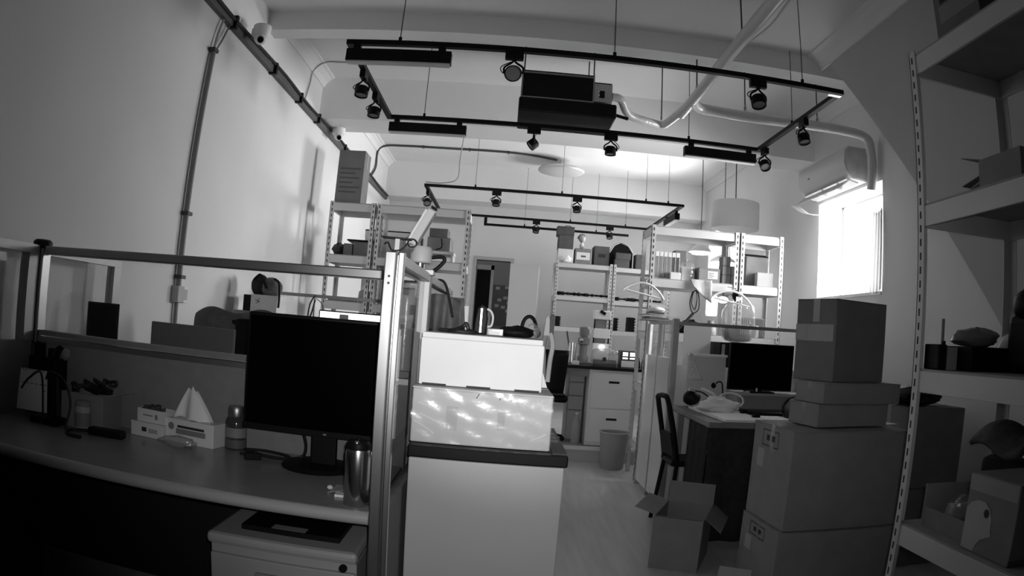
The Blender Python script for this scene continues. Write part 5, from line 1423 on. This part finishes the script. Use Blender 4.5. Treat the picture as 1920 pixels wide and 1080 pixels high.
# ================================================================== NEAR RIGHT RACK CONTENTS
t = carton('top_carton', 'dark carton with a pale printed panel on top of the foreground rack', 1.50, 1.86, 1.74, 2.03, 2.319, 2.62, CARDD)
part('panel_print', MB().box(-.1812, -.1802, -.12, .11, .06, .13), CARD, t)
part('dark_print', MB().box(-.1812, -.1802, -.09, .10, .14, .26), PRINT, t)
t = thing('flap_box', 'small open cardboard box with torn flaps on the second shelf of the foreground rack', 'box', (1.60, 1.74, 1.734))
bz, bt = 1.734, 1.83
for a in ((1.50, 1.72, 1.62, 1.624), (1.50, 1.72, 1.846, 1.85)):
    part('wall', MB().box(a[0], a[1], a[2], a[3], bz, bt), CARD, t)
for a in ((1.50, 1.504), (1.716, 1.72)):
    part('wall', MB().box(a[0], a[1], 1.624, 1.846, bz, bt), CARD, t)
part('floor', MB().box(1.504, 1.716, 1.624, 1.846, bz, bz + .003), CARD, t)
part('flap', MB().cbox((1.60, 1.90, bt + .015), (.2, .11, .003), rx=math.radians(14)), CARDD, t)
part('flap', MB().cbox((1.60, 1.89, bz + .02), (.18, .09, .003), rx=math.radians(-14)), CARDL, t)
part('flap', MB().cbox((1.60, 1.915, bz + .045), (.16, .13, .003), rx=math.radians(-10)), CARDD, t)
# third shelf
z3 = 1.144
single('black_toolbox', MB().box(1.59, 1.83, 2.0, 2.185, z3, z3 + .085), BLACK, 'low black toolbox on the third shelf of the foreground rack', 'toolbox', bevel=.006)
single('brown_box', MB().box(1.54, 1.585, 2.08, 2.165, z3, z3 + .08), CARD, 'narrow brown box between black cases on the foreground rack', 'box', bevel=.002)
t = thing('black_case', 'small black camera case at the end of the third shelf of the foreground rack', 'case', (1.515, 2.13, z3))
part('body', MB().box(1.495, 1.535, 2.08, 2.175, z3, z3 + .088), BLACK, t, bevel=.004)
part('latch', MB().box(1.508, 1.52, 2.073, 2.08, z3 + .05, z3 + .1), BLACK, t)
single('standing_tube', MB().cyl((1.56, 2.15, z3 + .081), (1.56, 2.15, z3 + .18), .006, n=12), GREY3, 'thin grey tube standing on the narrow brown box', 'tube')
single('plastic_packet', MB().blob((1.68, 2.09, z3 + .116), (.10, .085, .036), 24, 10, .16, 41, z3 + .0865), mat('packet_grey', .16, .3, spec=.6), 'crinkled grey plastic packet on the black toolbox', 'packet', smooth=True)
t = thing('leather_boot', 'tall black boot-shaped bag standing on the foreground rack', 'bag', (1.83, 1.86, z3))
part('body', MB().box(1.73, 1.94, 1.76, 1.97, z3, z3 + .2), BLACK, t, bevel=.03)
part('upper', MB().blob((1.81, 1.87, z3 + .23), (.10, .10, .075), 20, 10, .05, 42), BLACK, t, smooth=True)
part('neck', MB().cyl((1.85, 1.88, z3 + .26), (1.86, 1.88, z3 + .385), .055, .05), BLACK, t, smooth=True)
single('pale_sack', MB().blob((1.875, 2.09, z3 + .06), (.045, .09, .085), 18, 9, .12, 44, z3 + .001), GREY4, 'pale sack behind the black boot-shaped bag', 'sack', smooth=True)
# fourth shelf
z4 = .584
t = thing('printed_box', 'grey box printed with a rounded white shape on the lower foreground shelf', 'box', (1.62, 1.68, z4))
part('body', MB().box(1.50, 1.78, 1.55, 1.815, z4, z4 + .25), CARD, t, bevel=.003)
part('top_band', MB().box(1.4988, 1.4998, 1.555, 1.81, z4 + .195, z4 + .245), CARDL, t)
blob2 = [(1.81, .005), (1.81, .135), (1.79, .155), (1.755, .168), (1.715, .168), (1.685, .15), (1.67, .12), (1.668, .085), (1.66, .07), (1.685, .06), (1.71, .05), (1.73, .03), (1.74, .005)]
part('print_shape', MB().prism([(p[0], z4 + p[1]) for p in blob2], 'x', 1.4985, 1.4995), mat('print_white', .5, .7), t)
part('print_dot', MB().cyl((1.4985, 1.70, z4 + .135), (1.4975, 1.70, z4 + .135), .014, n=14), PRINT, t)
part('side_band', MB().box(1.50, 1.78, 1.5488, 1.5498, z4 + .02, z4 + .24), CARDL, t)
t = thing('bubble_box', 'open box holding bubble wrap beside the printed box on the foreground rack', 'box', (1.64, 1.98, z4))
for a in ((1.54, 1.78, 1.84, 1.844), (1.54, 1.78, 2.126, 2.13)):
    part('wall', MB().box(a[0], a[1], a[2], a[3], z4, z4 + (.10 if a[2] < 2 else .15)), CARDL, t)
part('wall', MB().box(1.54, 1.544, 1.844, 2.126, z4, z4 + .07), CARD, t)
part('wall', MB().box(1.776, 1.78, 1.844, 2.126, z4, z4 + .16), CARD, t)
part('floor', MB().box(1.544, 1.776, 1.844, 2.126, z4, z4 + .004), CARD, t)
part('bubble_wrap', MB().blob((1.66, 1.98, z4 + .07), (.10, .12, .05), 24, 12, .25, 51, z4 + .006), PBAG, t, smooth=True)
t = thing('hooded_bag', 'dark cloth bag slumped over the lower shelf of the foreground rack', 'bag', (1.82, 1.85, z4))
part('body', MB().box(1.80, 1.94, 1.84, 2.14, z4, z4 + .25), CLOTHD, t, bevel=.03)
part('hood', MB().grid(lambda s, u: (1.74 + .2 * u, 1.835 + .31 * s, z4 + .285 + .07 * math.sin(u * 2.4) - .02 * math.sin(s * 6)), 12, 10), CLOTHG, t, smooth=True, solid=.02)

# ================================================================== SMALL THINGS BEYOND
single('ceiling_plate', MB().box(1.33, 1.46, 3.02, 3.15, 3.25, 3.2595), mat('plate_pale', .8, .6), 'small pale square plate on the near ceiling beside the duct', 'plate', bevel=.002)
t = thing('notice_board', 'grey board with pale tags on the corridor wall seen through the doorway', 'board', (-.05, 12.15, 1.2))
part('board', MB().box(-.22, .10, 12.17, 12.195, 1.2, 1.9), GREY3, t)
for k, (x, z) in enumerate(((-.16, 1.82), (.0, 1.84), (-.12, 1.62), (-.02, 1.66), (.04, 1.58), (-.16, 1.52), (-.05, 1.5), (.03, 1.44))):
    part('tag', MB().box(x, x + .07, 12.16, 12.17, z, z + .05), WHITEP, t)
